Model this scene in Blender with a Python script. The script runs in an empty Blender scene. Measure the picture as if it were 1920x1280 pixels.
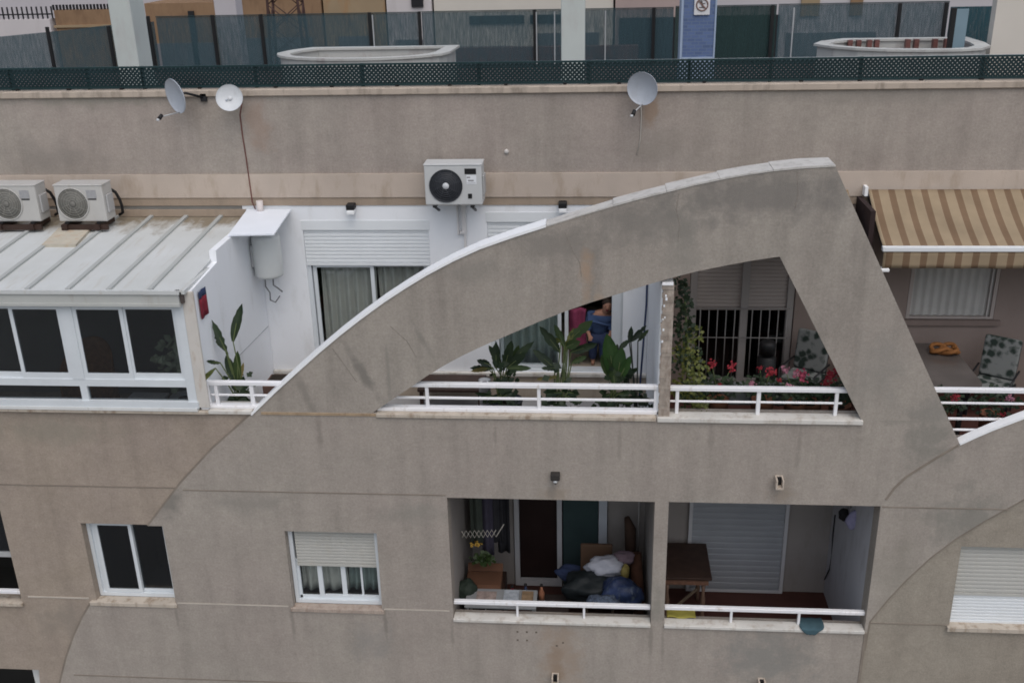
import bpy, bmesh, math, random
from mathutils import Vector, Matrix, Quaternion
from mathutils.geometry import tessellate_polygon
random.seed(7)
S = bpy.context.scene
COL = S.collection
R = math.radians

# ------------------------------------------------------------------ camera
CP = Vector((0.94827673, -10.73370506, 5.34178626))
FPX = 1935.776
_p, _r, _y = R(22.29275241), R(-1.39851838), R(-4.93774312)
_f = Vector((math.sin(_y)*math.cos(_p), math.cos(_y)*math.cos(_p), -math.sin(_p)))
_rt = Vector((math.cos(_y), -math.sin(_y), 0)); _up = _rt.cross(_f)
CA = _rt*math.cos(_r)+_up*math.sin(_r); CB = _up*math.cos(_r)-_rt*math.sin(_r)
cam = bpy.data.cameras.new('camera'); co = bpy.data.objects.new('camera', cam); COL.objects.link(co)
m = Matrix((( CA.x, CB.x, -_f.x, CP.x), (CA.y, CB.y, -_f.y, CP.y), (CA.z, CB.z, -_f.z, CP.z), (0, 0, 0, 1)))
co.matrix_world = m
cam.sensor_width = 36; cam.lens = FPX/1920*36; cam.clip_start = .1; cam.clip_end = 2000
S.camera = co
def _ray(px, py): return CA*((px-960)/FPX) - CB*((py-640)/FPX) + _f
def at(px, py, Y):            # survey helper: the point of the vertical plane at depth Y
    r = _ray(px, py); return CP + r*((Y-CP.y)/r.y)
def onz(px, py, z):           # the point of the horizontal plane at height z
    r = _ray(px, py); return CP + r*((z-CP.z)/r.z)

# ------------------------------------------------------------------ objects
W = {}
def tag(o, label=None, cat=None, group=None, kind=None):
    if label: o['label'] = label
    if cat: o['category'] = cat
    if group: o['group'] = group
    if kind: o['kind'] = kind
    return o
def thing(name, label, cat, loc=(0, 0, 0), group=None, rz=0):
    o = bpy.data.objects.new(name, None); COL.objects.link(o)
    o.empty_display_size = .1
    o.location = loc; o.rotation_euler = (0, 0, rz); W[o] = Vector(loc) if rz == 0 else None
    return tag(o, label, cat, group)
class G:
    def __init__(s): s.b = bmesh.new()
    def face(s, pts):
        vs = [s.b.verts.new(p) for p in pts]
        return s.b.faces.new(vs)
    def box(s, x0, x1, y0, y1, z0, z1):
        v = [s.b.verts.new((x, y, z)) for z in (z0, z1) for y in (y0, y1) for x in (x0, x1)]
        for f in ((0,2,3,1),(4,5,7,6),(0,1,5,4),(2,6,7,3),(0,4,6,2),(1,3,7,5)):
            s.b.faces.new([v[i] for i in f])
        return s
    def beam(s, a, b, w, h, up=(0, 0, 1)):      # rectangular bar from a to b
        a, b = Vector(a), Vector(b); d = (b-a).normalized(); u = Vector(up)
        if abs(d.dot(u)) > .98: u = Vector((0, 1, 0))
        r = d.cross(u).normalized()*w/2; u = r.cross(d).normalized()*h/2
        v = [s.b.verts.new(p+q) for p in (a, b) for q in (-r-u, r-u, r+u, -r+u)]
        for f in ((3,2,1,0),(4,5,6,7),(0,1,5,4),(1,2,6,5),(2,3,7,6),(3,0,4,7)): s.b.faces.new([v[i] for i in f])
        return s
    def tube(s, pts, rad, n=8, cap=True):
        pts = [Vector(p) for p in pts]; rings = []
        rr = rad if isinstance(rad, (list, tuple)) else [rad]*len(pts)
        pu = None
        for i, p in enumerate(pts):
            d = (pts[min(i+1, len(pts)-1)]-pts[max(i-1, 0)]).normalized()
            if pu is None: pu = Vector((0, 0, 1)) if abs(d.z) < .9 else Vector((0, 1, 0))
            r = d.cross(pu).normalized(); u = r.cross(d).normalized(); pu = u
            rings.append([s.b.verts.new(p+(r*math.cos(2*math.pi*k/n)+u*math.sin(2*math.pi*k/n))*rr[i]) for k in range(n)])
        for a, b in zip(rings, rings[1:]):
            for k in range(n): s.b.faces.new((a[k], a[(k+1) % n], b[(k+1) % n], b[k])).smooth = True
        if cap:
            s.b.faces.new(rings[0][::-1]); s.b.faces.new(rings[-1])
        return s
    def lathe(s, prof, c=(0, 0, 0), n=24, M=None, smooth=True):   # prof of (r, z)
        c = Vector(c); rings = []
        for r, z in prof:
            ring = []
            for k in range(n):
                a = 2*math.pi*k/n; p = Vector((r*math.cos(a), r*math.sin(a), z))
                if M: p = M @ p
                ring.append(s.b.verts.new(p+c))
            rings.append(ring)
        for a, b in zip(rings, rings[1:]):
            for k in range(n): s.b.faces.new((a[k], a[(k+1) % n], b[(k+1) % n], b[k])).smooth = smooth
        s.b.faces.new(rings[0][::-1]); s.b.faces.new(rings[-1])
        return s
    def plate(s, outline, holes, y0, y1):       # outline and holes of (x, z): an upright slab
        loops = [outline]+list(holes)
        flat = [p for l in loops for p in l]
        tris = tessellate_polygon([[Vector((p[0], p[1], 0)) for p in l] for l in loops])
        A = [s.b.verts.new((p[0], y0, p[1])) for p in flat]
        B = [s.b.verts.new((p[0], y1, p[1])) for p in flat]
        for t in tris:
            try:
                s.b.faces.new([A[i] for i in t]); s.b.faces.new([B[i] for i in t[::-1]])
            except ValueError: pass
        k = 0
        for l in loops:
            n = len(l)
            for i in range(n):
                a, b = k+i, k+(i+1) % n
                s.b.faces.new((A[a], A[b], B[b], B[a]))
            k += n
        return s
    def slab(s, outline, z0, z1):               # outline of (x, y): a level slab
        A = [s.b.verts.new((p[0], p[1], z0)) for p in outline]; B = [s.b.verts.new((p[0], p[1], z1)) for p in outline]
        s.b.faces.new(A[::-1]); s.b.faces.new(B); n = len(A)
        for i in range(n): s.b.faces.new((A[i], A[(i+1) % n], B[(i+1) % n], B[i]))
        return s
    def sheet(s, fn, nu, nv, smooth=True):      # fn(u, v) -> point
        g = [[s.b.verts.new(fn(i/nu, j/nv)) for j in range(nv+1)] for i in range(nu+1)]
        for i in range(nu):
            for j in range(nv):
                s.b.faces.new((g[i][j], g[i+1][j], g[i+1][j+1], g[i][j+1])).smooth = smooth
        return s
    def bevel(s, w, seg=2):
        bmesh.ops.recalc_face_normals(s.b, faces=s.b.faces)
        es = [e for e in s.b.edges if len(e.link_faces) == 2 and e.calc_face_angle(0) > .5]
        bmesh.ops.bevel(s.b, geom=es, offset=w, segments=seg, affect='EDGES', profile=.6, clamp_overlap=True)
        return s
    def obj(s, name, mat, parent=None, label=None, cat=None, group=None, kind=None, keep=False, solid=0, subd=0):
        if not keep: bmesh.ops.recalc_face_normals(s.b, faces=s.b.faces)
        if parent is not None and W.get(parent) is not None:
            bmesh.ops.translate(s.b, verts=s.b.verts, vec=-W[parent])
        me = bpy.data.meshes.new(name); s.b.to_mesh(me); s.b.free()
        o = bpy.data.objects.new(name, me); COL.objects.link(o)
        for mm in (mat if isinstance(mat, (list, tuple)) else [mat]): me.materials.append(mm)
        if parent is not None:
            o.parent = parent; W[o] = W.get(parent)
        else: W[o] = Vector((0, 0, 0))
        if solid:
            md = o.modifiers.new('thick', 'SOLIDIFY'); md.thickness = solid; md.offset = 0
        if subd:
            md = o.modifiers.new('sub', 'SUBSURF'); md.levels = subd; md.render_levels = subd
        return tag(o, label, cat, group, kind)

# ------------------------------------------------------------------ materials
def srgb(r, g, b):
    f = lambda c: ((c/255)/12.92 if c <= 10 else (((c/255)+.055)/1.055)**2.4)
    return (f(r), f(g), f(b))
class NT:
    def __init__(s, name):
        s.m = bpy.data.materials.new(name); s.m.use_nodes = True; s.t = s.m.node_tree
        s.p = s.t.nodes['Principled BSDF']; s.out = s.t.nodes['Material Output']
    def n(s, t, **kw):
        x = s.t.nodes.new(t)
        for k, v in kw.items(): setattr(x, k, v)
        return x
    def l(s, a, b): s.t.links.new(a, b)
    def pos(s): return s.n('ShaderNodeNewGeometry').outputs['Position']
    def mapv(s, v, sc=(1, 1, 1), loc=(0, 0, 0)):
        x = s.n('ShaderNodeMapping'); x.inputs['Scale'].default_value = sc; x.inputs['Location'].default_value = loc
        s.l(v, x.inputs['Vector']); return x.outputs[0]
    def noise(s, v, scale, det=4, rough=.55):
        x = s.n('ShaderNodeTexNoise'); x.inputs['Scale'].default_value = scale; x.inputs['Detail'].default_value = det
        x.inputs['Roughness'].default_value = rough; s.l(v, x.inputs['Vector']); return x.outputs['Fac']
    def rng(s, v, a, b, c, d):
        x = s.n('ShaderNodeMapRange'); s.l(v, x.inputs[0])
        for i, q in enumerate((a, b, c, d)): x.inputs[i+1].default_value = q
        return x.outputs[0]
    def math(s, op, a, b=None):
        x = s.n('ShaderNodeMath', operation=op)
        for i, q in enumerate((a, b)):
            if q is None: continue
            if isinstance(q, (int, float)): x.inputs[i].default_value = q
            else: s.l(q, x.inputs[i])
        return x.outputs[0]
    def mix(s, f, a, b, mode='MIX'):
        x = s.n('ShaderNodeMix', data_type='RGBA', blend_type=mode)
        for i, q in ((0, f), (6, a), (7, b)):
            if isinstance(q, (int, float)): x.inputs[i].default_value = q
            elif isinstance(q, tuple): x.inputs[i].default_value = (*q[:3], 1)
            else: s.l(q, x.inputs[i])
        return x.outputs[2]
    def bump(s, h, st, dist=.01):
        x = s.n('ShaderNodeBump'); x.inputs['Strength'].default_value = st; x.inputs['Distance'].default_value = dist
        s.l(h, x.inputs['Height']); s.l(x.outputs[0], s.p.inputs['Normal'])
    def done(s, col, rough=.8, spec=.3, metal=0):
        if isinstance(col, tuple): s.p.inputs['Base Color'].default_value = (*col[:3], 1)
        else: s.l(col, s.p.inputs['Base Color'])
        s.p.inputs['Roughness'].default_value = rough; s.p.inputs['Specular IOR Level'].default_value = spec
        s.p.inputs['Metallic'].default_value = metal
        return s.m
def plain(name, c, rough=.6, amt=.12, scale=3, spec=.3, metal=0, dirt=None, bump=0, obj=False):
    t = NT(name); v = t.n('ShaderNodeTexCoord').outputs['Object'] if obj else t.pos()
    f = t.noise(v, scale, 5); k = t.rng(f, .25, .75, 0, 1)
    a = tuple(x*(1-amt) for x in c); b = tuple(min(1, x*(1+amt)) for x in c)
    col = t.mix(k, a, b)
    if dirt:
        g = t.noise(t.mapv(v, (1, 1, .35)), scale*2.3, 6, .65)
        col = t.mix(t.rng(g, dirt[3], dirt[3]+.18, 0, dirt[4]), col, dirt[:3])
    if bump: t.bump(t.noise(v, bump, 3), .35, .01)
    return t.done(col, rough, spec, metal)

def render_wall(name, ca, cb, stains=(), streak=.2, ztop=None):
    """rough sprayed render, patchy, with rain streaks; stains = (x, z, rx, rz, colour, strength)"""
    t = NT(name); v = t.pos()
    k = t.rng(t.noise(v, .55, 6, .6), .36, .64, 0, 1)
    col = t.mix(k, ca, cb)
    k2 = t.rng(t.noise(v, 2.3, 5, .6), .3, .7, .94, 1.085)
    k3 = t.rng(t.noise(v, 38, 4, .65), .3, .7, .88, 1.12)
    k5 = t.rng(t.noise(t.mapv(v, (11, 11, 14)), 1, 4, .7), .3, .7, .93, 1.07)
    k4 = t.rng(t.noise(t.mapv(v, (3.5, 3.5, .35)), 1, 6, .62), .46, .74, 1, 1-streak)
    kk = t.math('MULTIPLY', t.math('MULTIPLY', t.math('MULTIPLY', k2, k3), k4), k5)
    val = t.n('ShaderNodeCombineColor')
    for i in range(3): t.l(kk, val.inputs[i])
    col = t.mix(1.0, col, val.outputs[0], 'MULTIPLY')
    wob = t.noise(v, 4.5, 5, .65)
    for (x, z, rx, rz, sc, st, *rot) in stains:
        if rot:
            m1 = t.n('ShaderNodeMapping'); m1.inputs['Location'].default_value = (-x, 0, -z); t.l(v, m1.inputs['Vector'])
            m2 = t.n('ShaderNodeMapping'); m2.inputs['Rotation'].default_value = (0, R(rot[0]), 0); t.l(m1.outputs[0], m2.inputs['Vector'])
            q = t.mapv(m2.outputs[0], (1/rx, 0, 1/rz))
        else: q = t.mapv(v, (1/rx, 0, 1/rz), (-x/rx, 0, -z/rz))
        ln = t.n('ShaderNodeVectorMath', operation='LENGTH'); t.l(q, ln.inputs[0])
        d = t.math('ADD', ln.outputs['Value'], t.rng(wob, .2, .8, -.75, .75))
        col = t.mix(t.rng(d, .25, 1.0, st, 0), col, sc)
    t.bump(t.noise(v, 110, 2), .5, .012)
    return t.done(col, .92, .15)

DK = srgb(88, 86, 80); BR = srgb(150, 120, 95)
grey_a, grey_b = (.37, .333, .292), (.352, .309, .274)
facade_mat = render_wall('grey_render', grey_a, grey_b, [
    (-4.35, -1.25, .35, .30, (.20, .19, .17), .7), (-3.3, -1.25, .5, .2, (.25, .235, .21), .5),
    (4.75, -.25, .35, .45, (.21, .205, .18), .6), (4.4, .03, .45, .12, (.24, .23, .2), .5), (5.3, -1.3, .55, .45, (.22, .215, .19), .65),
    (3.15, -3.35, .75, .5, (.23, .23, .215), .65), (.55, -3.4, .34, .9, (.33, .255, .195), .6), (.50, -3.6, .12, .45, (.27, .19, .13), .5), (-1.9, -3.3, .35, .4, (.26, .25, .235), .5),
    (-1.2, -1.35, .5, .2, (.26, .25, .22), .5), (1.76, -2.6, .12, .35, (.24, .23, .2), .6),
    (.5, -1.05, .25, .12, (.27, .22, .17), .55), (3.1, -1.0, .25, .14, (.27, .22, .17), .5), (4.6, -2.1, .3, .9, (.27, .25, .21), .4), (-2.92, -3.05, 0.035, 0.32, (.23, .205, .18), 0.6), (-1.7, -3.02, 0.03, 0.28, (.23, .205, .18), 0.7), (-4.46, -3.0, 0.03, 0.22, (.23, .205, .18), 0.6), (-0.84, -3.15, 0.03, 0.35, (.23, .205, .18), 0.5), (1.69, -3.1, 0.035, 0.4, (.23, .205, .18), 0.6), (1.84, -3.2, 0.03, 0.4, (.23, .205, .18), 0.5), (-0.2, -0.25, 0.03, 0.25, (.23, .205, .18), 0.5), (1.25, -0.3, 0.035, 0.35, (.23, .205, .18), 0.5), (2.3, -0.25, 0.05, 0.3, (.23, .205, .18), 0.45), (3.3, -0.3, 0.04, 0.4, (.23, .205, .18), 0.5), (-2.3, -0.25, 0.04, 0.3, (.23, .205, .18), 0.5), (0.45, -1.0, 0.06, 0.18, (.23, .205, .18), 0.5),], .16)
arch_mat = render_wall('arch_render', (.36, .326, .285), (.34, .302, .267), [
    (2.75, 2.62, 1.4, .36, (.205, .19, .174), .75), (1.5, 2.33, .9, .30, (.22, .205, .185), .7), (.55, 2.05, .7, .24, (.23, .212, .19), .65),
    (-.4, 1.75, .45, .18, (.25, .235, .21), .5), (-1.72, .50, .075, .5, (.20, .185, .165), .8, 28), (-.98, .90, .05, .32, (.23, .215, .19), .65, 25), (-1.42, .52, .03, .5, (.24, .225, .2), .6),
    (.85, 1.75, .09, .35, (.38, .27, .19), .7), (1.0, 1.3, .08, .3, (.38, .28, .2), .55), (4.1, .6, .35, .6, (.27, .255, .23), .45),
    (-2.42, .22, .07, .36, (.23, .21, .185), .65, 15), (1.9, 2.1, .2, .6, (.245, .232, .205), .5), (4.75, .1, .3, .25, (.23, .22, .2), .5)], .22)
side_mat = render_wall('beige_render', (.365, .305, .248), (.345, .288, .245), [
    (-6.0, -3.15, .5, .35, (.27, .235, .20), .6), (-5.6, -.3, .9, .25, (.27, .25, .205), .5)], .14)
right_mat = render_wall('warm_grey_render', (.335, .30, .25), (.318, .28, .232), [], .12)
upper_mat = render_wall('upper_render', (.377, .335, .295), (.36, .309, .276), [
    (-3.45, 2.95, .22, .5, (.33, .24, .19), .55), (1.62, 3.1, .14, .35, (.32, .22, .15), .6), (1.9, 2.6, .7, .3, (.28, .25, .215), .4), (-6.3, 2.5, .8, .3, (.27, .245, .22), .5),
    (-5.5, 3.25, 1.5, .12, (.25, .24, .2), .5), (4.5, 3.2, 2, .12, (.27, .25, .22), .4)], .18)
cream = plain('cream_band', (.51, .43, .365), .85, .10, 1.6, dirt=(.36, .28, .21, .52, .7), bump=70)
cream_dk = plain('cream_band_dark_course', (.36, .285, .22), .85, .10, 1.6, dirt=(.27, .22, .17, .5, .6), bump=70)  # darker brown course below the cream band, also on the flashing
cap_mat = plain('coping_stone', (.46, .39, .325), .85, .10, 2.5, dirt=(.25, .21, .17, .5, .8), bump=60)
ledge_mat = plain('ledge_stone', (.50, .44, .37), .8, .14, 3.5, dirt=(.26, .19, .13, .49, .85), bump=60)
ledge_white = plain('painted_ledge', (.62, .60, .56), .75, .10, 3, dirt=(.38, .32, .26, .5, .7))
white_wall = plain('white_paint_wall', (.84, .86, .89), .75, .03, 1.2, dirt=(.60, .60, .59, .55, .5))
white_coping = plain('fresh_white_coping', (.88, .89, .90), .7, .02, 2)
pale_coping = plain('pale_worn_coping', (.55, .53, .50), .85, .1, 4, dirt=(.36, .34, .31, .5, .7), bump=50)
alu = plain('white_aluminium', (.66, .70, .73), .4, .05, 4, .45)
alu_old = plain('old_white_aluminium', (.70, .71, .70), .45, .05, 4, .4, dirt=(.45, .42, .37, .58, .5))
rail_mat = plain('white_gloss_rail', (.82, .82, .84), .35, .03, 5, .5, dirt=(.47, .40, .33, .57, .6))
pink_wall = plain('pink_brown_wall', (.27, .215, .19), .85, .08, 1.4, dirt=(.24, .19, .165, .52, .5), bump=70)
plinth_mat = plain('beige_plinth', (.40, .34, .275), .8, .1, 3, dirt=(.26, .21, .17, .5, .6))
grey_floor = plain('grey_tile_floor', (.32, .32, .33), .6, .08, 3)
red_floor = plain('red_tile_floor', (.075, .03, .024), .55, .15, 5)
log_wall = plain('loggia_wall', (.29, .265, .25), .85, .08, 1.5, dirt=(.22, .20, .18, .52, .5), bump=70)
log_side = plain('loggia_white_side', (.50, .50, .53), .8, .06, 1.5, dirt=(.3, .29, .3, .52, .5))
ceil_mat = plain('ceiling_paint', (.5, .48, .46), .85, .05, 2)
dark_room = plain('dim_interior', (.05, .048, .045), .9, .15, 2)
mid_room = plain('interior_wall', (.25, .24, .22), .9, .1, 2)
joint_mat = plain('dark_joint', (.13, .105, .085), .9, .2, 4)
joint_lt = plain('pale_joint', (.50, .45, .39), .9, .15, 4)
joint_md = plain('brown_joint', (.235, .20, .165), .9, .2, 4)
dark_metal = plain('black_metal', (.02, .02, .022), .5, .1, 4)
green_metal = plain('dark_green_plastic', (.012, .035, .038), .55, .2, 3)
lattice_mat = plain('dark_green_lattice', (.010, .027, .031), .5, .22, 2)
grey_metal = plain('galvanised_metal', (.42, .43, .44), .45, .1, 6, .5)
pale_metal = plain('dish_paint', (.60, .62, .64), .45, .06, 8, .4, dirt=(.42, .41, .40, .56, .5))
dish_blue = plain('dish_grey_blue', (.42, .45, .50), .45, .06, 8, .4, dirt=(.33, .34, .36, .55, .5))
black_pl = plain('black_plastic', (.015, .015, .016), .5, .1, 5)
ac_new = plain('pale_grey_enamel', (.54, .55, .55), .45, .03, 4, .4)
ac_old = plain('yellowed_enamel', (.48, .47, .45), .5, .05, 4, .35, dirt=(.36, .33, .28, .56, .6))
ac_dark = plain('fan_dark', (.035, .038, .045), .5, .15, 9)
ac_fan = plain('fan_dusty', (.17, .165, .15), .6, .2, 5)
label_w = plain('white_label', (.75, .77, .80), .5, .03, 5)
label_g = plain('grey_label', (.33, .33, .34), .6, .15, 30)
shut_w = plain('white_shutter', (.74, .77, .79), .5, .03, 3)
shut_c = plain('cream_shutter', (.47, .465, .435), .55, .04, 3, dirt=(.45, .42, .36, .56, .4))
shut_b = plain('grey_blue_shutter', (.30, .315, .34), .55, .05, 3)
door_green = plain('green_glass_panel', (.045, .07, .072), .25, .15, 2)
curt = plain('grey_curtain', (.55, .54, .50), .9, .12, 3)
curt_g = plain('greenish_curtain', (.30, .36, .34), .9, .15, 3)
wood_dk = plain('dark_wood', (.045, .026, .02), .55, .3, 8)
wood_md = plain('weathered_wood', (.22, .17, .12), .8, .2, 8)
cardb = plain('cardboard', (.115, .055, .032), .85, .12, 4)
white_cloth = plain('white_cloth', (.36, .37, .42), .9, .08, 5)
blue_bag = plain('blue_plastic', (.02, .032, .08), .5, .6, 7, dirt=(.12, .15, .17, .52, .7))
teal_cloth = plain('teal_cloth', (.05, .095, .115), .9, .2, 6)
yellow_cloth = plain('yellow_cloth', (.32, .28, .06), .85, .15, 6)
lilac_cloth = plain('lilac_cloth', (.28, .27, .40), .9, .15, 6)
pink_cloth = plain('magenta_cloth', (.22, .04, .09), .9, .25, 6)
red_cloth = plain('dark_red_cloth', (.20, .02, .035), .9, .15, 6)
navy_cloth = plain('navy_cloth', (.035, .05, .11), .9, .2, 6)
blue_shirt = plain('blue_shirt', (.05, .085, .18), .9, .15, 6)
skin_mat = plain('skin', (.36, .19, .13), .6, .08, 8)
hair_mat = plain('dark_hair', (.03, .02, .015), .7, .2, 20)
orange = plain('orange_cloth', (.24, .10, .03), .8, .15, 6)
pot_dark = plain('dark_pot', (.03, .034, .045), .5, .15, 4)
pot_white = plain('white_pot', (.66, .66, .67), .5, .05, 4)
terra = plain('terracotta', (.30, .13, .075), .8, .15, 5)
soil = plain('soil', (.03, .022, .016), .95, .3, 12)
def leafmat(name, a, b, tr=.25, sc=5):
    t = NT(name); f = t.rng(t.noise(t.pos(), sc, 3), .3, .7, 0, 1)
    col = t.mix(f, a, b); t.done(col, .5, .4)
    t.p.inputs['Transmission Weight'].default_value = 0
    d = t.n('ShaderNodeBsdfTranslucent'); t.l(col, d.inputs[0]); x = t.n('ShaderNodeMixShader'); x.inputs[0].default_value = tr
    t.l(t.p.outputs[0], x.inputs[1]); t.l(d.outputs[0], x.inputs[2]); t.l(x.outputs[0], t.out.inputs[0]); return t.m
leaf_dk = leafmat('dark_leaf', (.014, .028, .014), (.035, .058, .024))
leaf_mid = leafmat('mid_leaf', (.026, .052, .014), (.052, .085, .025))
leaf_bright = leafmat('bright_leaf', (.022, .06, .013), (.042, .10, .02))
leaf_yel = leafmat('variegated_leaf', (.03, .06, .014), (.21, .21, .05), .25, 30)
leaf_dry = leafmat('dry_leaf', (.16, .13, .04), (.26, .21, .08))
stem_mat = plain('plant_stem', (.10, .13, .05), .7, .25, 6)
petal_r = plain('red_petal', (.25, .02, .03), .7, .2, 30)
petal_p = plain('pink_petal', (.36, .15, .20), .7, .2, 30)
petal_s = plain('striped_petal', (.32, .05, .09), .7, .5, 60)

def glass(name, tint, gloss=.12):
    t = NT(name); tr = t.n('ShaderNodeBsdfTransparent'); tr.inputs[0].default_value = (*tint, 1)
    gl = t.n('ShaderNodeBsdfGlossy'); gl.inputs['Roughness'].default_value = .03; gl.inputs[0].default_value = (.9, .95, 1, 1)
    fr = t.n('ShaderNodeFresnel'); fr.inputs[0].default_value = 1.5
    bk = t.n('ShaderNodeNewGeometry').outputs['Backfacing']
    f = t.math('MULTIPLY', t.math('ADD', fr.outputs[0], gloss-.04), t.math('SUBTRACT', 1.0, bk))
    t.l(t.mix(bk, tint, (1, 1, 1)), tr.inputs[0])
    x = t.n('ShaderNodeMixShader'); t.l(f, x.inputs[0]); t.l(tr.outputs[0], x.inputs[1]); t.l(gl.outputs[0], x.inputs[2])
    t.l(x.outputs[0], t.out.inputs[0]); return t.m
pane_mat = glass('window_glass', (.72, .76, .76), .07)
tint_mat = glass('tinted_glass', (.42, .45, .47), .07)

def mesh_net(name, c, open_=.35):     # woven shade net: part open weave
    t = NT(name); v = t.pos()
    k = t.rng(t.noise(t.mapv(v, (9, 1, .6)), 2, 4), .3, .7, .82, 1.18)
    col = t.mix(k, tuple(x*.75 for x in c), tuple(x*1.25 for x in c)); t.done(col, .8, .2)
    tr = t.n('ShaderNodeBsdfTransparent'); x = t.n('ShaderNodeMixShader')
    w = t.rng(t.noise(t.mapv(v, (30, 1, 2.5)), 2, 3, .7), .3, .7, open_-.15, open_+.15)
    t.l(w, x.inputs[0]); t.l(t.p.outputs[0], x.inputs[1]); t.l(tr.outputs[0], x.inputs[2]); t.l(x.outputs[0], t.out.inputs[0]); return t.m
net_mat = mesh_net('shade_net', (.042, .078, .094), .40)
net_dk = mesh_net('dense_shade_net', (.022, .045, .045), .22)
net_teal = mesh_net('teal_shade_net', (.02, .06, .075), .18)

def striped(name, ca, cb, per, off, duty):
    t = NT(name); v = t.pos(); sx = t.n('ShaderNodeSeparateXYZ'); t.l(v, sx.inputs[0])
    f = t.math('FRACT', t.math('MULTIPLY', t.math('SUBTRACT', sx.outputs[0], off), 1/per))
    k = t.math('LESS_THAN', f, duty)
    col = t.mix(k, ca, cb)
    f2 = t.math('FRACT', t.math('MULTIPLY', t.math('SUBTRACT', sx.outputs[0], off-.012), 1/per))
    g = t.rng(t.noise(v, 3, 5), .3, .7, .86, 1.1); cc = t.n('ShaderNodeCombineColor')
    for i in range(3): t.l(g, cc.inputs[i])
    col = t.mix(1.0, col, cc.outputs[0], 'MULTIPLY')
    t.done(col, .85, .2); return t.m
awn_mat = striped('awning_stripes', (.31, .24, .16), (.185, .122, .076), .2025, 4.44, .40)

def roof_metal():
    t = NT('painted_sheet_roof'); v = t.pos(); sx = t.n('ShaderNodeSeparateXYZ'); t.l(v, sx.inputs[0])
    k = t.rng(t.noise(v, 1.3, 5, .6), .3, .7, 0, 1)
    col = t.mix(k, (.61, .63, .63), (.53, .545, .53))
    d = t.math('ADD', sx.outputs[1], t.rng(t.noise(t.mapv(v, (1.5, 1, 1)), 2.2, 6, .7), .2, .8, -.55, .55))
    col = t.mix(t.rng(d, 1.85, 2.3, 0, .95), col, (.22, .18, .125))
    g = t.noise(t.mapv(v, (5, .5, 1)), 2.2, 6, .65)
    col = t.mix(t.rng(g, .56, .72, 0, .5), col, (.42, .38, .31))
    t.bump(t.noise(t.mapv(v, (2.2, .9, 1)), 1.6, 3), .5, .03); t.done(col, .5, .4); return t.m
roof_mat = roof_metal()
def floral():
    t = NT('floral_fabric'); v = t.pos(); vo = t.n('ShaderNodeTexVoronoi'); vo.inputs['Scale'].default_value = 9; t.l(v, vo.inputs['Vector'])
    d = t.math('ADD', vo.outputs['Distance'], t.rng(t.noise(v, 14, 4), .2, .8, -.25, .25))
    col = t.mix(t.rng(d, .32, .6, 1, 0), (.20, .21, .205), (.03, .042, .036))
    t.done(col, .9, .1); return t.m
floral_mat = floral()
def tiles(name, c, grout, sx_, sz_):
    t = NT(name); v = t.pos(); br = t.n('ShaderNodeTexBrick'); br.offset = .5
    s = t.n('ShaderNodeSeparateXYZ'); t.l(v, s.inputs[0]); cb = t.n('ShaderNodeCombineXYZ'); t.l(s.outputs[0], cb.inputs[0]); t.l(s.outputs[2], cb.inputs[1])
    t.l(cb.outputs[0], br.inputs['Vector']); br.inputs['Scale'].default_value = 1
    br.inputs['Brick Width'].default_value = sx_; br.inputs['Row Height'].default_value = sz_; br.inputs['Mortar Size'].default_value = .006
    br.inputs['Color1'].default_value = (*c, 1); br.inputs['Color2'].default_value = (*[x*.72 for x in c], 1); br.inputs['Mortar'].default_value = (*grout, 1)
    t.done(br.outputs[0], .45, .4); return t.m
blue_tile = tiles('blue_tiles', (.115, .17, .33), (.13, .18, .28), .12, .05)
brick_mat = tiles('red_brick', (.17, .07, .06), (.16, .08, .07), .25, .08)
asphalt = plain('asphalt', (.05, .05, .052), .9, .2, 2)
paving = plain('street_paving', (.16, .155, .15), .9, .15, .4)
deck_mat = plain('roof_deck_tiles', (.12, .10, .10), .85, .2, 1.2)
far_white = plain('far_white_wall', (.60, .56, .56), .85, .06, .8, dirt=(.45, .41, .40, .55, .5))
far_cream = plain('far_cream_wall', (.62, .58, .52), .85, .05, .8)
far_lilac = plain('far_lilac_wall', (.52, .49, .51), .85, .06, .8)
far_ochre = plain('far_ochre_wall', (.27, .17, .10), .85, .12, 1.5, dirt=(.17, .10, .06, .5, .6))
far_tan = plain('far_tan_wall', (.33, .245, .155), .85, .1, 1.2, dirt=(.36, .18, .07, .52, .6))
far_pink = plain('far_pink_wall', (.40, .31, .29), .85, .1, 1.2)
far_grey = plain('far_grey_wall', (.16, .165, .18), .9, .12, 1)
col_mat = plain('column_paint', (.52, .56, .54), .8, .06, 1.5, dirt=(.44, .42, .41, .55, .5))
kiosk_mat = plain('kiosk_white', (.47, .475, .455), .85, .08, 2, dirt=(.34, .30, .29, .52, .7))
kiosk_in = plain('kiosk_inside', (.36, .31, .295), .9, .15, 3, dirt=(.20, .14, .13, .5, .7))
teal_post = plain('pale_blue_paint', (.19, .27, .32), .5, .1, 2)
rib_mat = plain('roof_seam_grey', (.41, .425, .415), .6, .08, 2)  # seams get a darker grey than the sheet between them

# ================================================================== THE GROUND
G().box(-300, 300, -300, 8.9, -12.3, -12).obj('street_in_front', paving, kind='structure')
G().box(-300, 300, 9.0, 300, .2, .45).obj('back_street', asphalt, kind='structure')
G().box(-300, 300, 8.9, 9.0, -12.3, .45).obj('retaining_wall_base', paving, kind='structure')

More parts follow.
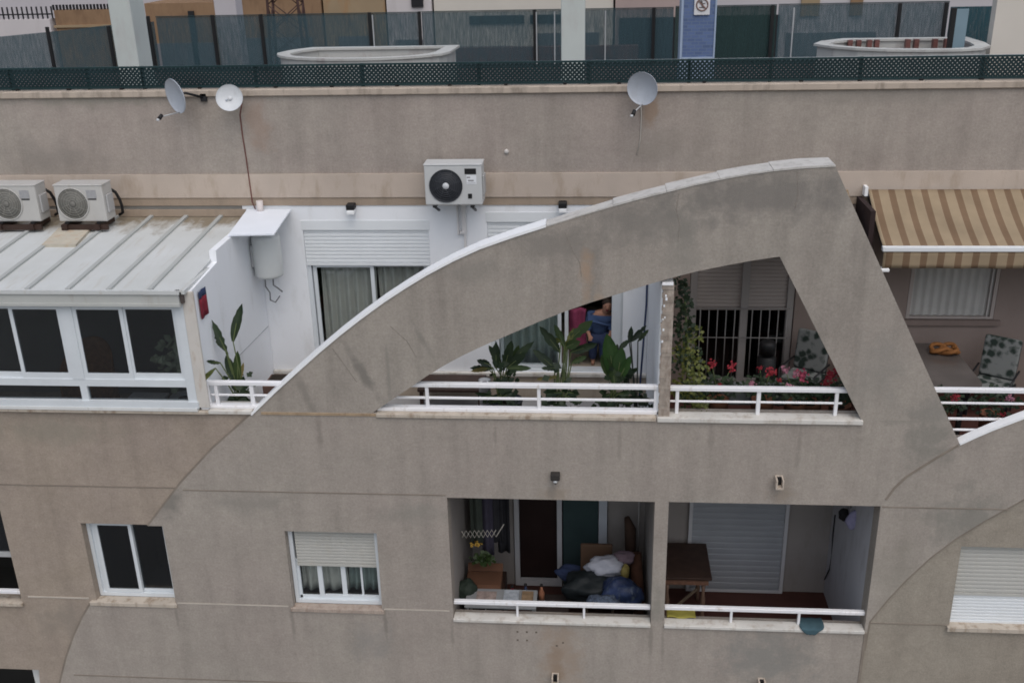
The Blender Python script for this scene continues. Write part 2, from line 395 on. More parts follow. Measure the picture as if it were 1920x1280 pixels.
# ================================================================== THE BUILDING
B = thing('apartment_building', 'beige rendered apartment building whose front carries the big leaning concrete arch', 'building', (0, 0, -12))
groove = [(-3.06, 0), (-3.33, -.24), (-3.632, -.502), (-4.103, -.992), (-4.62, -1.62)]
groove2 = [(-5.57, -2.80), (-5.75, -3.065), (-5.92, -3.36), (-6.085, -3.70), (-6.235, -4.07), (-6.55, -4.95), (-6.8, -6.0), (-6.9, -12)]
right_in = [(8.5, .25), (7.6, -.12), (6.8, -.46), (5.898, -.983), (5.5, -1.285), (5.199, -1.543), (4.95, -1.81), (4.717, -2.121), (4.52, -2.43), (4.342, -2.76), (4.325, -3.2), (4.315, -3.704), (4.31, -12)]
arc2 = [(5.088, -.291), (5.24, -.2), (5.41, -.105), (5.73, .05), (6.2, .26), (6.8, .49), (7.6, .76), (8.5, 1.0)]
LL = [(-.815, -2.932), (1.681, -2.932), (1.681, -1.122), (-.815, -1.122)]
LR = [(1.845, -2.932), (4.302, -2.932), (4.302, -1.118), (1.845, -1.118)]
W2 = [(-2.885, -2.80), (-1.727, -2.80), (-1.717, -1.65), (-2.88, -1.65)]
fac = [(4.934, 0), (5.088, -.291), (7.15, -.292)]+right_in[2:]+groove2[::-1]+[(-4.44, -2.80), (-4.44, -1.62)]+groove[::-1]
G().plate(fac, [LL, LR, W2], 0, .24).obj('facade_wall', facade_mat, B)
gl = [(x+.03, z) for x, z in groove]; gl2 = [(x+.03, z) for x, z in groove2]
left = [(-13, 0)]+gl+[(-5.52, -1.62), (-5.52, -2.803)]+gl2+[(-13, -12)]
G().plate(left, [[(-9.5, -2.86), (-6.55, -2.86), (-6.55, -1.12), (-9.5, -1.12)], [(-9.5, -5.71), (-6.80, -5.71), (-6.55, -3.97), (-9.5, -3.97)]], .025, .235).obj('side_wall', side_mat, B)
W3 = [(5.31, -2.80), (7.2, -2.80), (7.2, -1.66), (5.30, -1.66)]
rp = [(9, .3)]+[(x-.03, z+.02) for x, z in right_in[1:-1]]+[(4.28, -12), (9, -12)]
G().plate(rp, [W3], .025, .235).obj('side_wall', right_mat, B)
G().plate(arc2+[(8.5, .25), (7.6, -.12), (7.19, -.289), (5.089, -.2905)], [], 0, .105).obj('arch', facade_mat, B, label='start of the next arch at the right edge')
# grooves that run along the panel edges, and the level joints
g = G()
for pts in (groove, groove2[:7]):
    g = G()
    for a, b in zip(pts, pts[1:]): g.beam((a[0]-.012, .013, a[1]), (b[0]-.012, .013, b[1]), .03, .022, (0, 1, 0))
    g.obj('panel_joint', joint_md, B)
g = G(); pts = right_in[3:11]
for a, b in zip(pts, pts[1:]): g.beam((a[0]+.01, .015, a[1]), (b[0]+.01, .015, b[1]), .028, .02, (0, 1, 0))
g.obj('panel_joint', joint_md, B)
g = G(); pts = [(5.07, -.30), (4.86, -.46), (4.70, -.59), (4.55, -.717), (4.43, -.87), (4.35, -1.03)]
for a, b in zip(pts, pts[1:]): g.beam((a[0], 0, a[1]), (b[0], 0, b[1]), .026, .012, (0, 1, 0))
g.obj('panel_joint', joint_md, B)
G().beam((4.318, 0, -2.93), (4.312, 0, -3.9), .03, .02, (0, 1, 0)).obj('panel_joint', joint_md, B)
for (xa, xb, ya, yb, za, zb, mt) in ((-13, -4.2, .018, .03, -1.083, -1.068, joint_md), (-4.1, -.83, -.004, .01, -1.098, -1.083, joint_md), (4.32, 5.75, -.004, .01, -1.135, -1.12, joint_md), (4.33, 5.3, .019, .03, -2.80, -2.788, joint_md),
        (-6.45, -5.62, .018, .03, -2.775, -2.755, joint_lt), (-4.42, -2.95, -.004, .01, -2.79, -2.772, joint_lt), (-1.7, -.86, -.004, .01, -2.79, -2.772, joint_lt)):
    G().box(xa, xb, ya, yb, za, zb).obj('level_joint', mt, B)
G().box(-6.05, -.9, -.004, .01, -4.02, -4.003).obj('level_joint', joint_md, B)

# the arch: outer edge, apex, leaning leg, and the opening below it
out = [(-3.06, 0), (-2.76, .278), (-2.474, .534), (-2.2, .775), (-1.929, 1.0), (-1.67, 1.20), (-1.409, 1.391), (-1.16, 1.556), (-.908, 1.712), (-.60, 1.878), (-.304, 2.015), (.07, 2.15), (.454, 2.275), (.79, 2.385), (1.136, 2.488), (1.41, 2.565), (1.692, 2.638), (1.97, 2.71), (2.239, 2.768), (2.5, 2.818), (2.779, 2.858), (3.10, 2.888), (3.405, 2.902)]
inn = [(3.965, 0), (2.914, 1.93), (2.63, 1.885), (2.346, 1.827), (2.06, 1.765), (1.782, 1.688), (1.49, 1.597), (1.208, 1.499), (.91, 1.40), (.623, 1.292), (.32, 1.162), (.023, 1.022), (-.26, .893), (-.531, .756), (-.76, .625), (-.975, .484), (-1.25, .285), (-1.65, 0)]
TH = .215
G().plate(out+[(4.934, 0)]+inn, [], 0, TH).obj('arch', arch_mat, B)
def top_strip(pts, y0, y1, h0, h1, wob=0):
    g = G(); rows = []
    for i, (x, z) in enumerate(pts):
        a = Vector(pts[max(i-1, 0)]); b = Vector(pts[min(i+1, len(pts)-1)]); d = (b-a).normalized(); n = Vector((-d.y, d.x))
        w = random.uniform(-wob, wob)
        rows.append([g.b.verts.new((x+n.x*h, y, z+n.y*h)) for y, h in ((y0, h0), (y0, h1+w), (y1, h1+w), (y1, h0))])
    for a, b in zip(rows, rows[1:]):
        for k in range(4): g.b.faces.new((a[k], a[(k+1) % 4], b[(k+1) % 4], b[k]))
    g.b.faces.new(rows[0]); g.b.faces.new(rows[-1][::-1])
    return g
split = 12
wc = [(-3.10, -.045)]+out[1:split]+[(.42, 2.264)]
top_strip(wc, -.015, TH+.015, -.004, .026).obj('arch_coping', white_coping, B, label='fresh white painted coping on the lower half of the arch')
cop = [(.424, 2.266)]+out[12:]
for (i0, i1, dp) in ((0, 3, TH+.015), (3, 5, TH+.04), (5, 7, TH+.075), (7, 9, TH+.12), (9, 11, TH+.15)):
    s_ = cop[i0:i1+1]
    if i0: s_[0] = (s_[0][0]+.004, s_[0][1]+.001)
    top_strip(s_, -.006-.002*(i0 % 2), dp, -.004, .012+.004*(i0 % 2), .004).obj('coping_slab', pale_coping, B, label='bare grey coping slab on the upper half of the arch')
crk = plain('hairline_crack', (.235, .205, .18), .9, .3, 20)
for pts in ([(1.82, 2.62), (1.80, 2.45), (1.84, 2.28), (1.83, 2.1)], [(.62, 2.2), (.70, 2.0), (.78, 1.86), (.80, 1.7)], [(-1.36, 1.1), (-1.18, .92), (-1.08, .72)], [(3.02, 2.85), (3.05, 2.6), (3.03, 2.45)], [(-2.05, .82), (-1.93, .62), (-1.80, .40)]):
    g = G()
    for p, q in zip(pts, pts[1:]): g.beam((p[0], .001, p[1]), (q[0], .001, q[1]), .007, .006, (0, 1, 0))
    g.obj('hairline_crack', crk, B)
top_strip(arc2[0:], -.012, .112, -.004, .026).obj('arch_coping', white_coping, B, label='white coping on the start of the next arch')
# crack lines on the arch foot
# ledges on the terrace parapet
G().box(-13, -3.62, -.03, .26, -.038, .004).bevel(.006, 1).obj('parapet_ledge', ledge_mat, B)
G().box(-3.62, -3.10, -.02, .26, -.03, .006).obj('parapet_ledge', ledge_white, B)
G().box(-2.98, -1.60, -.012, .01, -.035, -.004).obj('parapet_ledge', plain('rusty_ledge', (.36, .27, .18), .85, .25, 5, dirt=(.2, .14, .09, .5, .8)), B)
G().box(-1.60, 1.66, -.028, .16, -.045, .004).bevel(.006, 1).obj('parapet_ledge', ledge_mat, B)
G().box(1.675, 3.98, -.036, .15, -.05, .006).bevel(.006, 1).obj('parapet_ledge', ledge_white, B)
G().box(-.812, 1.678, -.03, .13, -2.928, -2.885).bevel(.005, 1).obj('parapet_ledge', ledge_white, B)
G().box(1.848, 4.299, -.03, .13, -2.928, -2.885).bevel(.005, 1).obj('parapet_ledge', ledge_white, B)
G().box(-9.5, -6.53, -.02, .28, -2.90, -2.855).obj('parapet_ledge', ledge_mat, B)

# floors, roofs, interior walls
def room(x0, x1, y0, y1, z0, z1, mat, name='interior_room', floor=None):
    g = G(); t = .05
    g.box(x0-t, x0, y0, y1, z0, z1); g.box(x1, x1+t, y0, y1, z0, z1); g.box(x0-t, x1+t, y1, y1+t, z0-t, z1+t); g.box(x0-t, x1+t, y0, y1, z1, z1+t)
    o = g.obj(name, mat, B)
    G().box(x0-t, x1+t, y0, y1, z0-t, z0-.002).obj('interior_floor', floor or mat, B)
    return o
G().box(-13, 9, .245, 2.72, -1.122, -.985).obj('floor_slab', ceil_mat, B)
G().box(-3.62, 1.67, .25, 2.5, -.985, -.975).obj('terrace_floor', grey_floor, B)
G().box(1.83, 9, .25, 2.5, -.985, -.75).obj('terrace_floor', red_floor, B)
G().box(-13, -3.76, .25, 2.5, -.985, -.972).obj('terrace_floor', plinth_mat, B)
for dz, x0, x1 in ((0, -.815, 1.681), (0, 1.845, 4.302)):
    G().box(x0-.08, x1+.08, .25, 2.2, -4.0, -3.85).obj('floor_slab', red_floor, B)
G().box(1.685, 1.841, .24, 2.1, -3.85, -1.125).obj('party_wall', log_wall, B)
G().box(-.99, -.819, .24, 2.1, -3.85, -1.125).obj('party_wall', log_wall, B)
G().box(4.306, 4.45, .24, 2.1, -3.85, -1.125).obj('party_wall', log_side, B)
DL = [(-.20, -3.84), (1.16, -3.84), (1.16, -1.5), (-.20, -1.5)]
G().plate([(-1.0, -3.85), (1.76, -3.85), (1.76, -1.123), (-1.0, -1.123)], [DL], 2.1, 2.25).obj('rear_wall', log_wall, B)
G().box(1.764, 4.46, 2.1, 2.25, -3.85, -1.123).obj('rear_wall', log_wall, B)
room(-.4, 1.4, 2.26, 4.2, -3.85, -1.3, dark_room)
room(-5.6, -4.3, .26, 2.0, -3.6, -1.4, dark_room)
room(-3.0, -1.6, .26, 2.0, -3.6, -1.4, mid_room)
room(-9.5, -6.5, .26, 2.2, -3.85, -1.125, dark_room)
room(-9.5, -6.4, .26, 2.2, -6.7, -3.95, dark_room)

# rear wall of the terraces
D1 = [(-3.0, -.575), (-1.28, -.575), (-1.28, 1.62), (-3.0, 1.62)]
D2 = [(-.49, -.575), (1.33, -.575), (1.33, 1.73), (-.49, 1.73)]
G().plate([(-3.8, -.565), (1.75, -.565), (1.75, 1.84), (-3.8, 1.84)], [D1, D2], 2.5, 2.72).obj('rear_wall', white_wall, B)
G().box(-3.62, 1.67, 2.478, 2.7, -.985, -.61).obj('plinth', plinth_mat, B)
G().box(-3.62, 1.67, 2.44, 2.7, -.608, -.566).obj('door_step', ledge_white, B)
GD = [(2.22, -.72), (3.62, -.72), (3.62, 1.25), (2.22, 1.25)]
RW = [(5.08, .27), (6.22, .27), (6.22, 1.35), (5.08, 1.35)]
G().plate([(1.755, -.98), (9, -.98), (9, 2.0), (1.755, 2.0)], [GD, RW], 2.5, 2.72).obj('rear_wall', pink_wall, B)
G().plate([(-13, -.98), (-3.805, -.98), (-3.805, 1.84), (-13, 1.84)], [], 2.5, 2.72).obj('rear_wall', mid_room, B)
G().box(-13, 9, 2.5, 2.75, 2.27, 3.29).obj('upper_wall', upper_mat, B)
G().box(-13, 9, 2.472, 2.75, 1.955, 2.27).obj('cream_band', cream, B)
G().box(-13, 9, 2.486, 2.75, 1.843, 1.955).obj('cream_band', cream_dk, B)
G().box(-13, 9, 2.46, 2.80, 3.292, 3.375).bevel(.008, 1).obj('roof_coping', cap_mat, B)
room(-3.2, 1.65, 2.73, 5.2, -.575, 1.9, dark_room, floor=plinth_mat)
room(1.9, 7.5, 2.73, 5.0, -.98, 1.6, dark_room)
G().box(-13, 9, 2.75, 8.85, 2.7, 2.85).obj('roof_deck', deck_mat, B)
# party walls on the terrace
G().plate([(0, 0)]*0 or [(-.0, 0), (0, 1)], [], 0, 0) if False else None
g = G()
pf = [(.25, -.98), (2.49, -.98), (2.49, 1.70), (.93, 1.70), (.91, 1.555), (.02, 1.50), (.02, .006), (.25, .006)]
A_ = [g.b.verts.new((-3.715, y, z)) for y, z in pf]; B_ = [g.b.verts.new((-3.63, y, z)) for y, z in pf]
g.b.faces.new(A_); g.b.faces.new(B_[::-1])
for i in range(8): g.b.faces.new((A_[i], A_[(i+1) % 8], B_[(i+1) % 8], B_[i]))
g.obj('party_wall', white_wall, B)
G().box(1.672, 1.75, .05, 2.48, -.98, 1.60).obj('party_wall', white_wall, B)
G().box(1.753, 1.815, .07, 2.48, -.98, 1.60).obj('party_wall', pink_wall, B)
# raw front end of the right party wall with flakes of old paint
g = G(); zz = [-.0+i*.05 for i in range(33)]
for i in range(32):
    o = random.uniform(-.014, .006)
    g.box(1.69+o, 1.812, .012+random.uniform(-.006, .006), .055, zz[i], zz[i+1])
g.obj('party_wall_end', plain('broken_plaster', (.36, .31, .265), .95, .3, 9, dirt=(.2, .15, .12, .5, .7), bump=60), B)
for i in range(7):
    z = random.uniform(.75, 1.5); x = random.uniform(1.682, 1.73); r = random.uniform(.012, .024)
    G().box(x, x+r, .002, .016, z, z+r*1.4).obj('paint_flake', white_wall, B)
G().box(1.68, 1.80, -.005, .30, 1.602, 1.63).obj('party_wall_cap', white_coping, B)

G().beam((-3.627, 1.25, .19), (-3.627, 2.47, .11), .006, .008).obj('wall_line', plain('line_grey', (.38, .39, .41), .9, .1, 5), B)  # thin grey line along the party wall
# rain spouts
def spout(x, z, mat, lab):
    g = G()
    w = .045; 
    g.box(x-w, x-w+.018, -.13, .02, z-.06, z+.06); g.box(x+w-.018, x+w, -.13, .02, z-.06, z+.06); g.box(x-w+.018, x+w-.018, -.13, .02, z-.06, z-.042)
    g.box(x-w+.018, x+w-.018, -.02, .02, z-.042, z+.06)
    g.obj('rain_spout', mat, B, label=lab)
    G().box(x-w+.019, x+w-.019, -.05, .0, z-.041, z+.052).obj('spout_hole', black_pl, B)
sp = plain('spout_stone', (.50, .43, .36), .8, .15, 8, dirt=(.2, .14, .1, .52, .6))
fl = thing('floodlight', 'small dark floodlight with a pale lens on the wall above the cluttered loggia', 'lamp', (.5, -.005, -.80))
G().box(.445, .555, -.10, -.004, -.81, -.73).bevel(.012, 2).obj('housing', plain('floodlight_dark', (.035, .032, .03), .6, .2, 9), fl)
G().lathe([(.001, -.03), (.024, -.026), (.026, .0), (.001, .004)], (.5, -.07, -.815), 14).obj('lens', pale_metal, fl)
G().tube([(.5, -.01, -.80), (.5, -.01, -.90)], .008, 6).obj('cable', joint_mat, fl)
spout(3.1, -.79, sp, 'pale open rain spout'); spout(.48, -3.76, sp, 'pale open rain spout'); spout(3.10, -3.73, sp, 'pale open rain spout')
for (x, z) in [(-.0, -3.07), (.12, -3.07), (.24, -3.07), (0, -3.20), (.12, -3.20), (.5, -3.27), (.58, -3.22)]:
    G().box(x-.012, x+.012, -.002, .01, z-.012, z+.012).obj('anchor_hole', joint_mat, B)

# ---------------------------------------------------------------- windows and doors
def frame_rect(g, x0, x1, z0, z1, y0, y1, t, tb=None):
    tb = tb or t
    g.box(x0, x0+t, y0, y1, z0, z1); g.box(x1-t, x1, y0, y1, z0, z1); g.box(x0+t, x1-t, y0, y1, z1-t, z1); g.box(x0+t, x1-t, y0, y1, z0, z0+tb)
def slats(x0, x1, z0, z1, y, n, mat, par, h=.0):
    g = G(); d = (z1-z0)/n
    pr = []
    for i in range(n):
        z = z0+i*d
        pr += [(y+.012, z), (y, z+d*.12), (y-.002, z+d*.5), (y, z+d*.86)]
    pr += [(y+.012, z1)]
    for (ya, za), (yb, zb) in zip(pr, pr[1:]):
        g.face([(x0, ya, za), (x1, ya, za), (x1, yb, zb), (x0, yb, zb)])
    g.box(x0, x1, y+.014, y+.02, z0, z1)
    g.box(x0, x1, y-.012, y+.02, z0-.035, z0-.001)
    return g.obj('shutter', mat, par)
def pane(x0, x1, z0, z1, y, par, mat=None):
    return G().box(x0, x1, y, y+.006, z0, z1).obj('pane', mat or pane_mat, par)

# w1: sliding window, dark panes
g = G(); frame_rect(g, -5.515, -4.445, -2.79, -1.625, .13, .22, .045, .05); g.box(-5.47, -5.43, .16, .22, -2.74, -1.67)
w = g.obj('window', alu, B, label='white sliding window with two dark panes')
g = G(); frame_rect(g, -5.425, -4.93, -2.735, -1.672, .14, .165, .045); g.obj('sash', alu, w)
g = G(); frame_rect(g, -4.97, -4.492, -2.735, -1.672, .172, .2, .04); g.obj('sash', alu, w)
pane(-5.38, -4.975, -2.69, -1.716, .15, w, tint_mat); pane(-4.93, -4.532, -2.695, -1.712, .184, w, tint_mat)
G().box(-5.60, -4.43, -.02, .13, -2.85, -2.794).bevel(.004, 1).obj('sill', ledge_mat, w)
# w2: half lowered shutter
g = G(); frame_rect(g, -2.875, -1.727, -2.79, -1.655, .10, .2, .05, .05); w = g.obj('window', alu, B, label='white window with half lowered slatted shutter')
slats(-2.80, -1.78, -2.19, -1.70, .115, 11, shut_c, w)
g = G(); g.box(-2.82, -2.56, .14, .165, -2.745, -2.70); g.box(-2.56, -2.50, .135, .17, -2.745, -2.15); g.box(-2.26, -2.20, .15, .18, -2.745, -2.15); g.box(-2.01, -1.985, .16, .18, -2.745, -2.15)
g.box(-2.50, -1.79, .14, .17, -2.745, -2.69); g.box(-2.825, -2.79, .14, .17, -2.745, -2.15)
g.obj('sash', alu, w)
pane(-2.79, -2.5, -2.70, -2.15, .155, w); pane(-2.5, -1.78, -2.70, -2.15, .165, w)
G().box(-2.92, -1.70, -.022, .10, -2.85, -2.795).bevel(.004, 1).obj('sill', plain('worn_stone_sill', (.40, .33, .28), .85, .2, 9, dirt=(.27, .2, .16, .48, .7)), w)
# w3: closed shutter
g = G(); frame_rect(g, 5.31, 7.19, -2.80, -1.67, .14, .2, .02, .02); w = g.obj('window', alu_old, B, label='wide window behind a fully lowered shutter')
slats(5.325, 7.17, -2.36, -1.69, .10, 12, shut_c, w); slats(5.327, 7.165, -2.76, -2.398, .104, 8, shut_w, w)
G().box(5.28, 7.3, -.025, .12, -2.855, -2.794).bevel(.004, 1).obj('sill', ledge_mat, w)
# w0: left loggia glass and rail seen at the edge
g = G(); g.box(-9.4, -6.56, .20, .23, -2.28, -2.2); w = g.obj('window', grey_metal, B, label='dark loggia glazing with grey transom at the left edge')
pane(-9.4, -6.56, -2.2, -1.15, .21, w, tint_mat)
# lower-left loggia frame head
g = G(); g.box(-6.74, -6.60, .16, .2, -5.6, -4.0); g.obj('window', alu_old, B, label='pale frame of the dark opening in the bottom left corner')

# sliding terrace doors
def sliding(x0, x1, ztop, zs, label, mids):
    g = G(); frame_rect(g, x0, x1, -.573, ztop, 2.53, 2.66, .055, .035)
    d = g.obj('sliding_door', alu, B, label=label)
    G().box(x0-.012, x1+.012, 2.494, 2.56, ztop-.12, ztop+.012).obj('shutter_box', shut_w, d)
    slats(x0+.004, x1-.004, zs, ztop-.122, 2.52, max(3, int((ztop-.122-zs)/.05)), shut_w, d)
    return d
d1 = sliding(-3.0, -1.28, 1.62, 1.03, 'white sliding door with drawn grey curtains', 1)
g = G(); frame_rect(g, -2.93, -2.08, -.54, 1.0, 2.56, 2.59, .05, .06); g.obj('sash', alu, d1)
g = G(); frame_rect(g, -2.14, -1.34, -.54, 1.0, 2.60, 2.63, .05, .06); g.obj('sash', alu, d1)
pane(-2.88, -2.13, -.48, .99, 2.572, d1); pane(-2.09, -1.39, -.48, .99, 2.612, d1)
d2 = sliding(-.49, 1.33, 1.73, 1.28, 'white sliding door standing half open', 1)
g = G(); frame_rect(g, -.43, .49, -.54, 1.3, 2.56, 2.59, .05, .06); g.obj('sash', alu, d2)
g = G(); frame_rect(g, -.37, .585, -.54, 1.3, 2.60, 2.63, .05, .06); g.obj('sash', alu, d2)
pane(-.38, .44, -.48, 1.25, 2.572, d2); 
G().box(1.18, 1.30, 2.50, 2.56, -.54, 1.27).obj('jamb', alu, d2)
# grilled window on the right terrace
g = G(); frame_rect(g, 2.23, 3.61, -.71, 1.24, 2.52, 2.6, .09, .06); g.box(2.91, 3.01, 2.51, 2.6, -.7, 1.2)
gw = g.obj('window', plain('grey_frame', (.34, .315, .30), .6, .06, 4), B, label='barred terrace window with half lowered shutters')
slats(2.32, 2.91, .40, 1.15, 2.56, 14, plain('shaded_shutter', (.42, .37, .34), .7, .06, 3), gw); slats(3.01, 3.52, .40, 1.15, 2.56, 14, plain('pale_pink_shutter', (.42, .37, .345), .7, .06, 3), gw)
pane(2.32, 2.91, -.65, .38, 2.58, gw, tint_mat); pane(3.01, 3.52, -.65, .38, 2.585, gw, tint_mat)
g = G()
for i in range(5):
    for x0 in (2.37, 3.06): g.tube([(x0+i*.115, 2.45, -.66), (x0+i*.115, 2.45, .42)], .008, 6)
g.tube([(2.3, 2.45, -.0), (3.55, 2.45, .0)], .008, 6); g.tube([(2.3, 2.45, .42), (3.55, 2.45, .42)], .008, 6); g.tube([(2.3, 2.45, -.66), (3.55, 2.45, -.66)], .008, 6)
g.obj('grille', plain('grille_paint', (.26, .25, .24), .6, .1, 5), gw)
# shuttered window under the awning
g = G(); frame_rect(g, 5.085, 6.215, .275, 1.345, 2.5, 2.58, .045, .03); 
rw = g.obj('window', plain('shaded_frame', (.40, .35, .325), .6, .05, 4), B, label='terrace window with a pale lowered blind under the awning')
G().box(5.0, 6.30, 2.44, 2.56, .20, .27).obj('sill', plain('brown_sill', (.22, .17, .15), .7, .1, 4), rw)
g = G(); g.sheet(lambda u, v: Vector((5.13+1.04*u, 2.545+.012*math.sin(u*60), .31+1.0*v)), 120, 4); g.obj('blind', plain('blind_fabric', (.46, .45, .43), .8, .1, 2), rw)
g = G(); g.box(6.12, 6.135, 2.50, 2.54, .3, 1.3); g.obj('sash', plain('blind_rail', (.52, .49, .47), .6, .05, 4), rw)
# loggia left: white framed door, dark opening and green panel
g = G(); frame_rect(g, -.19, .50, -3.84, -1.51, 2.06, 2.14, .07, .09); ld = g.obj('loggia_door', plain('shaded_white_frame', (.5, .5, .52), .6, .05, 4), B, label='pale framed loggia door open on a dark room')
G().box(-.12, .43, 2.16, 2.19, -3.75, -1.58).obj('dark_opening', plain('dark_red_opening', (.022, .012, .011), .5, .2, 5), ld)  # dark sheet fills the open frame, the room's darkness put into its colour
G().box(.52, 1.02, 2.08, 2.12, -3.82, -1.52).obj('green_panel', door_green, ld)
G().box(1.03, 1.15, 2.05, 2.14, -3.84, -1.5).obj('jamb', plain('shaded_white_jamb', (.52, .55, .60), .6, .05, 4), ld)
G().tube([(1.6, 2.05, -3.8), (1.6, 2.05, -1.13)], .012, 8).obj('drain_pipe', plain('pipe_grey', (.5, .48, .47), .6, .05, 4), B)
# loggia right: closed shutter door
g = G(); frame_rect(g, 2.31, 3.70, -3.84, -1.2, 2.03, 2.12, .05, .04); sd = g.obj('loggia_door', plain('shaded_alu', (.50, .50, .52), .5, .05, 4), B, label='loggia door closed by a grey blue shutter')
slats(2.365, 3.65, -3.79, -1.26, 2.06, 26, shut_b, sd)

# ================================================================== RAILINGS
def railing(label, parts, posts, y=.10):
    t = thing('balcony_railing', label, 'railing', (parts[0][0], y, 0), 'white balcony railings')
    for i, (x0, x1, z0, z1, d) in enumerate(parts):
        G().box(x0, x1, y-d/2, y+d/2, z0, z1).bevel(.006, 1).obj('top_rail' if i == 0 else 'bar', rail_mat, t)
    for x, z0, z1, wd in posts:
        G().box(x-wd/2, x+wd/2, y-.02, y+.02, z0, z1).bevel(.004, 1).obj('post', rail_mat, t)
    return t
railing('white railing on the ledge under the arch opening, in front of the potted plants', [(-1.60, 1.735, .31, .36, .07), (-1.60, 1.70, .15, .178, .03), (-1.60, 1.70, .004, .05, .10)],
        [(-1.0, .05, .31, .04), (.31, .05, .31, .04), (1.655, .05, .31, .04), (1.745, .005, .345, .05)])
railing('white railing in front of the red geraniums, right of the broken wall end', [(1.80, 3.80, .30, .35, .07), (1.80, 3.76, .148, .172, .025)],
        [(1.90, .005, .30, .04), (2.82, .005, .30, .045), (3.69, .005, .30, .04)])
railing('short white railing between the glazed veranda and the foot of the arch', [(-3.66, -2.62, .30, .35, .06), (-3.60, -2.72, .155, .18, .025), (-3.66, -2.80, .006, .045, .09)],
        [(-3.63, .04, .30, .04), (-3.53, .04, .30, .04), (-3.10, .04, .30, .045)])
railing('white four bar railing between the two arches under the awning', [(4.40, 8.2, .30, .35, .06), (4.50, 8.2, .15, .175, .025), (4.60, 8.2, -.05, -.02, .025), (4.7, 8.2, -.185, -.16, .025)],
        [(6.9, -.28, .30, .045)], y=.14)
t = railing('thin white railing bar across the cluttered loggia', [(-.81, 1.676, -2.715, -2.665, .06)], [(-.0, -2.885, -2.71, .028), (.845, -2.885, -2.71, .028)], y=.08)
t = railing('thin white railing bar across the loggia with the closed shutter', [(1.85, 4.298, -2.71, -2.66, .06)], [(2.68, -2.885, -2.70, .03), (3.51, -2.885, -2.70, .03)], y=.08)
t = railing('white railing bar of the loggia cut by the left edge of the photo', [(-9.4, -6.555, -2.74, -2.69, .06)], [], y=.06)

# ================================================================== GLAZED VERANDA
V = thing('glazed_veranda', 'white aluminium glazed veranda with a ribbed sheet roof left of the terrace', 'veranda', (-3.8, .1, 0))
g = G()
for a, b, za, zb in ((-.09, 2.455, 1.525, 1.705),):
    g.b.faces.ensure_lookup_table()
    v = [(-13, a, za), (-3.70, a, za), (-3.70, b, zb), (-13, b, zb)]
    A_ = [g.b.verts.new(p) for p in v]; B_ = [g.b.verts.new((p[0], p[1], p[2]-.025)) for p in v]
    g.b.faces.new(A_); g.b.faces.new(B_[::-1])
    for i in range(4): g.b.faces.new((A_[i], A_[(i+1) % 4], B_[(i+1) % 4], B_[i]))
x = -4.08
g.box(-13, -3.72, -.105, -.06, 1.50, 1.545)
g.box(-3.77, -3.66, -.09, .9, 1.50, 1.545)
g.obj('roof', roof_mat, V)
while x > -12.9:
    G().beam((x, -.055, 1.538), (x, 2.44, 1.716), .052, .03).obj('roof_seam', rib_mat, V); x -= .4825
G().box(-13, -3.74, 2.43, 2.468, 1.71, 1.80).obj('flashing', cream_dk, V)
g = G(); g.box(-13, -3.74, -.085, .02, 1.385, 1.50); g.box(-13, -3.735, -.10, .0, 1.352, 1.385)
g.obj('fascia', plain('veranda_fascia', (.47, .48, .46), .6, .06, 2, dirt=(.30, .25, .2, .55, .5)), V)
g = G(); y0, y1 = -.01, .05
g.box(-13, -3.72, y0, y1, 1.325, 1.352)
g.box(-13, -3.846, y0, y1, .31, .40); g.box(-13, -3.72, y0-.02, y1, .045, .125)
g.box(-3.845, -3.738, y0, y1, .125, 1.325)
for a, b in ((-5.215, -5.07), ): g.box(a, b, y0-.006, y1, .40, 1.325)
g.box(-5.15, -5.065, y0, y1, .125, .31)
for a in (-6.64, -8.14, -9.6): g.box(a-.14, a, y0-.006, y1, .40, 1.325); g.box(a-.1, a, y0, y1, .125, .31)
g.obj('frame', alu, V)
k = 0
for (a, b) in [(-5.07, -4.47), (-4.49, -3.845), (-5.84, -5.215), (-6.64, -5.80), (-7.4, -6.78), (-8.0, -7.36)]:
    g = G(); yy = .0 if k % 2 == 0 else .018
    frame_rect(g, a, b, .40, 1.322, yy, yy+.02, .045, .075); g.obj('sash', alu, V)
    pane(a+.045, b-.045, .475, 1.28, yy+.008, V, tint_mat); k += 1
for a, b in ((-5.065, -3.80), (-6.64, -5.15), (-8.1, -6.74)): pane(a, b, .125, .31, .02, V, tint_mat)
G().box(-13, -3.74, -.04, .06, .006, .044).obj('sill', alu_old, V)
G().box(-3.735, -3.60, -.012, .02, .05, 1.50).obj('corner_post', plain('stained_corner', (.60, .57, .53), .8, .08, 3, dirt=(.40, .3, .22, .5, .7)), V)
g = G(); g.box(-3.735, -3.70, -.06, .0, 1.38, 1.50); g.obj('gutter_end', plain('dark_gutter_end', (.10, .08, .075), .7, .3, 9), V)
g = G()
v = [(-6.02, 1.30, 1.66), (-5.58, 1.30, 1.66), (-5.66, 1.92, 1.70), (-6.10, 1.92, 1.70)]
A_ = [g.b.verts.new(p) for p in v]; B_ = [g.b.verts.new((p[0], p[1], p[2]-.05)) for p in v]
g.b.faces.new(A_)
for i in range(4): g.b.faces.new((A_[i], A_[(i+1) % 4], B_[(i+1) % 4], B_[i]))
g.obj('roof_patch', plain('rusty_patch', (.50, .46, .38), .8, .12, 4, dirt=(.46, .31, .19, .5, .6)), V)

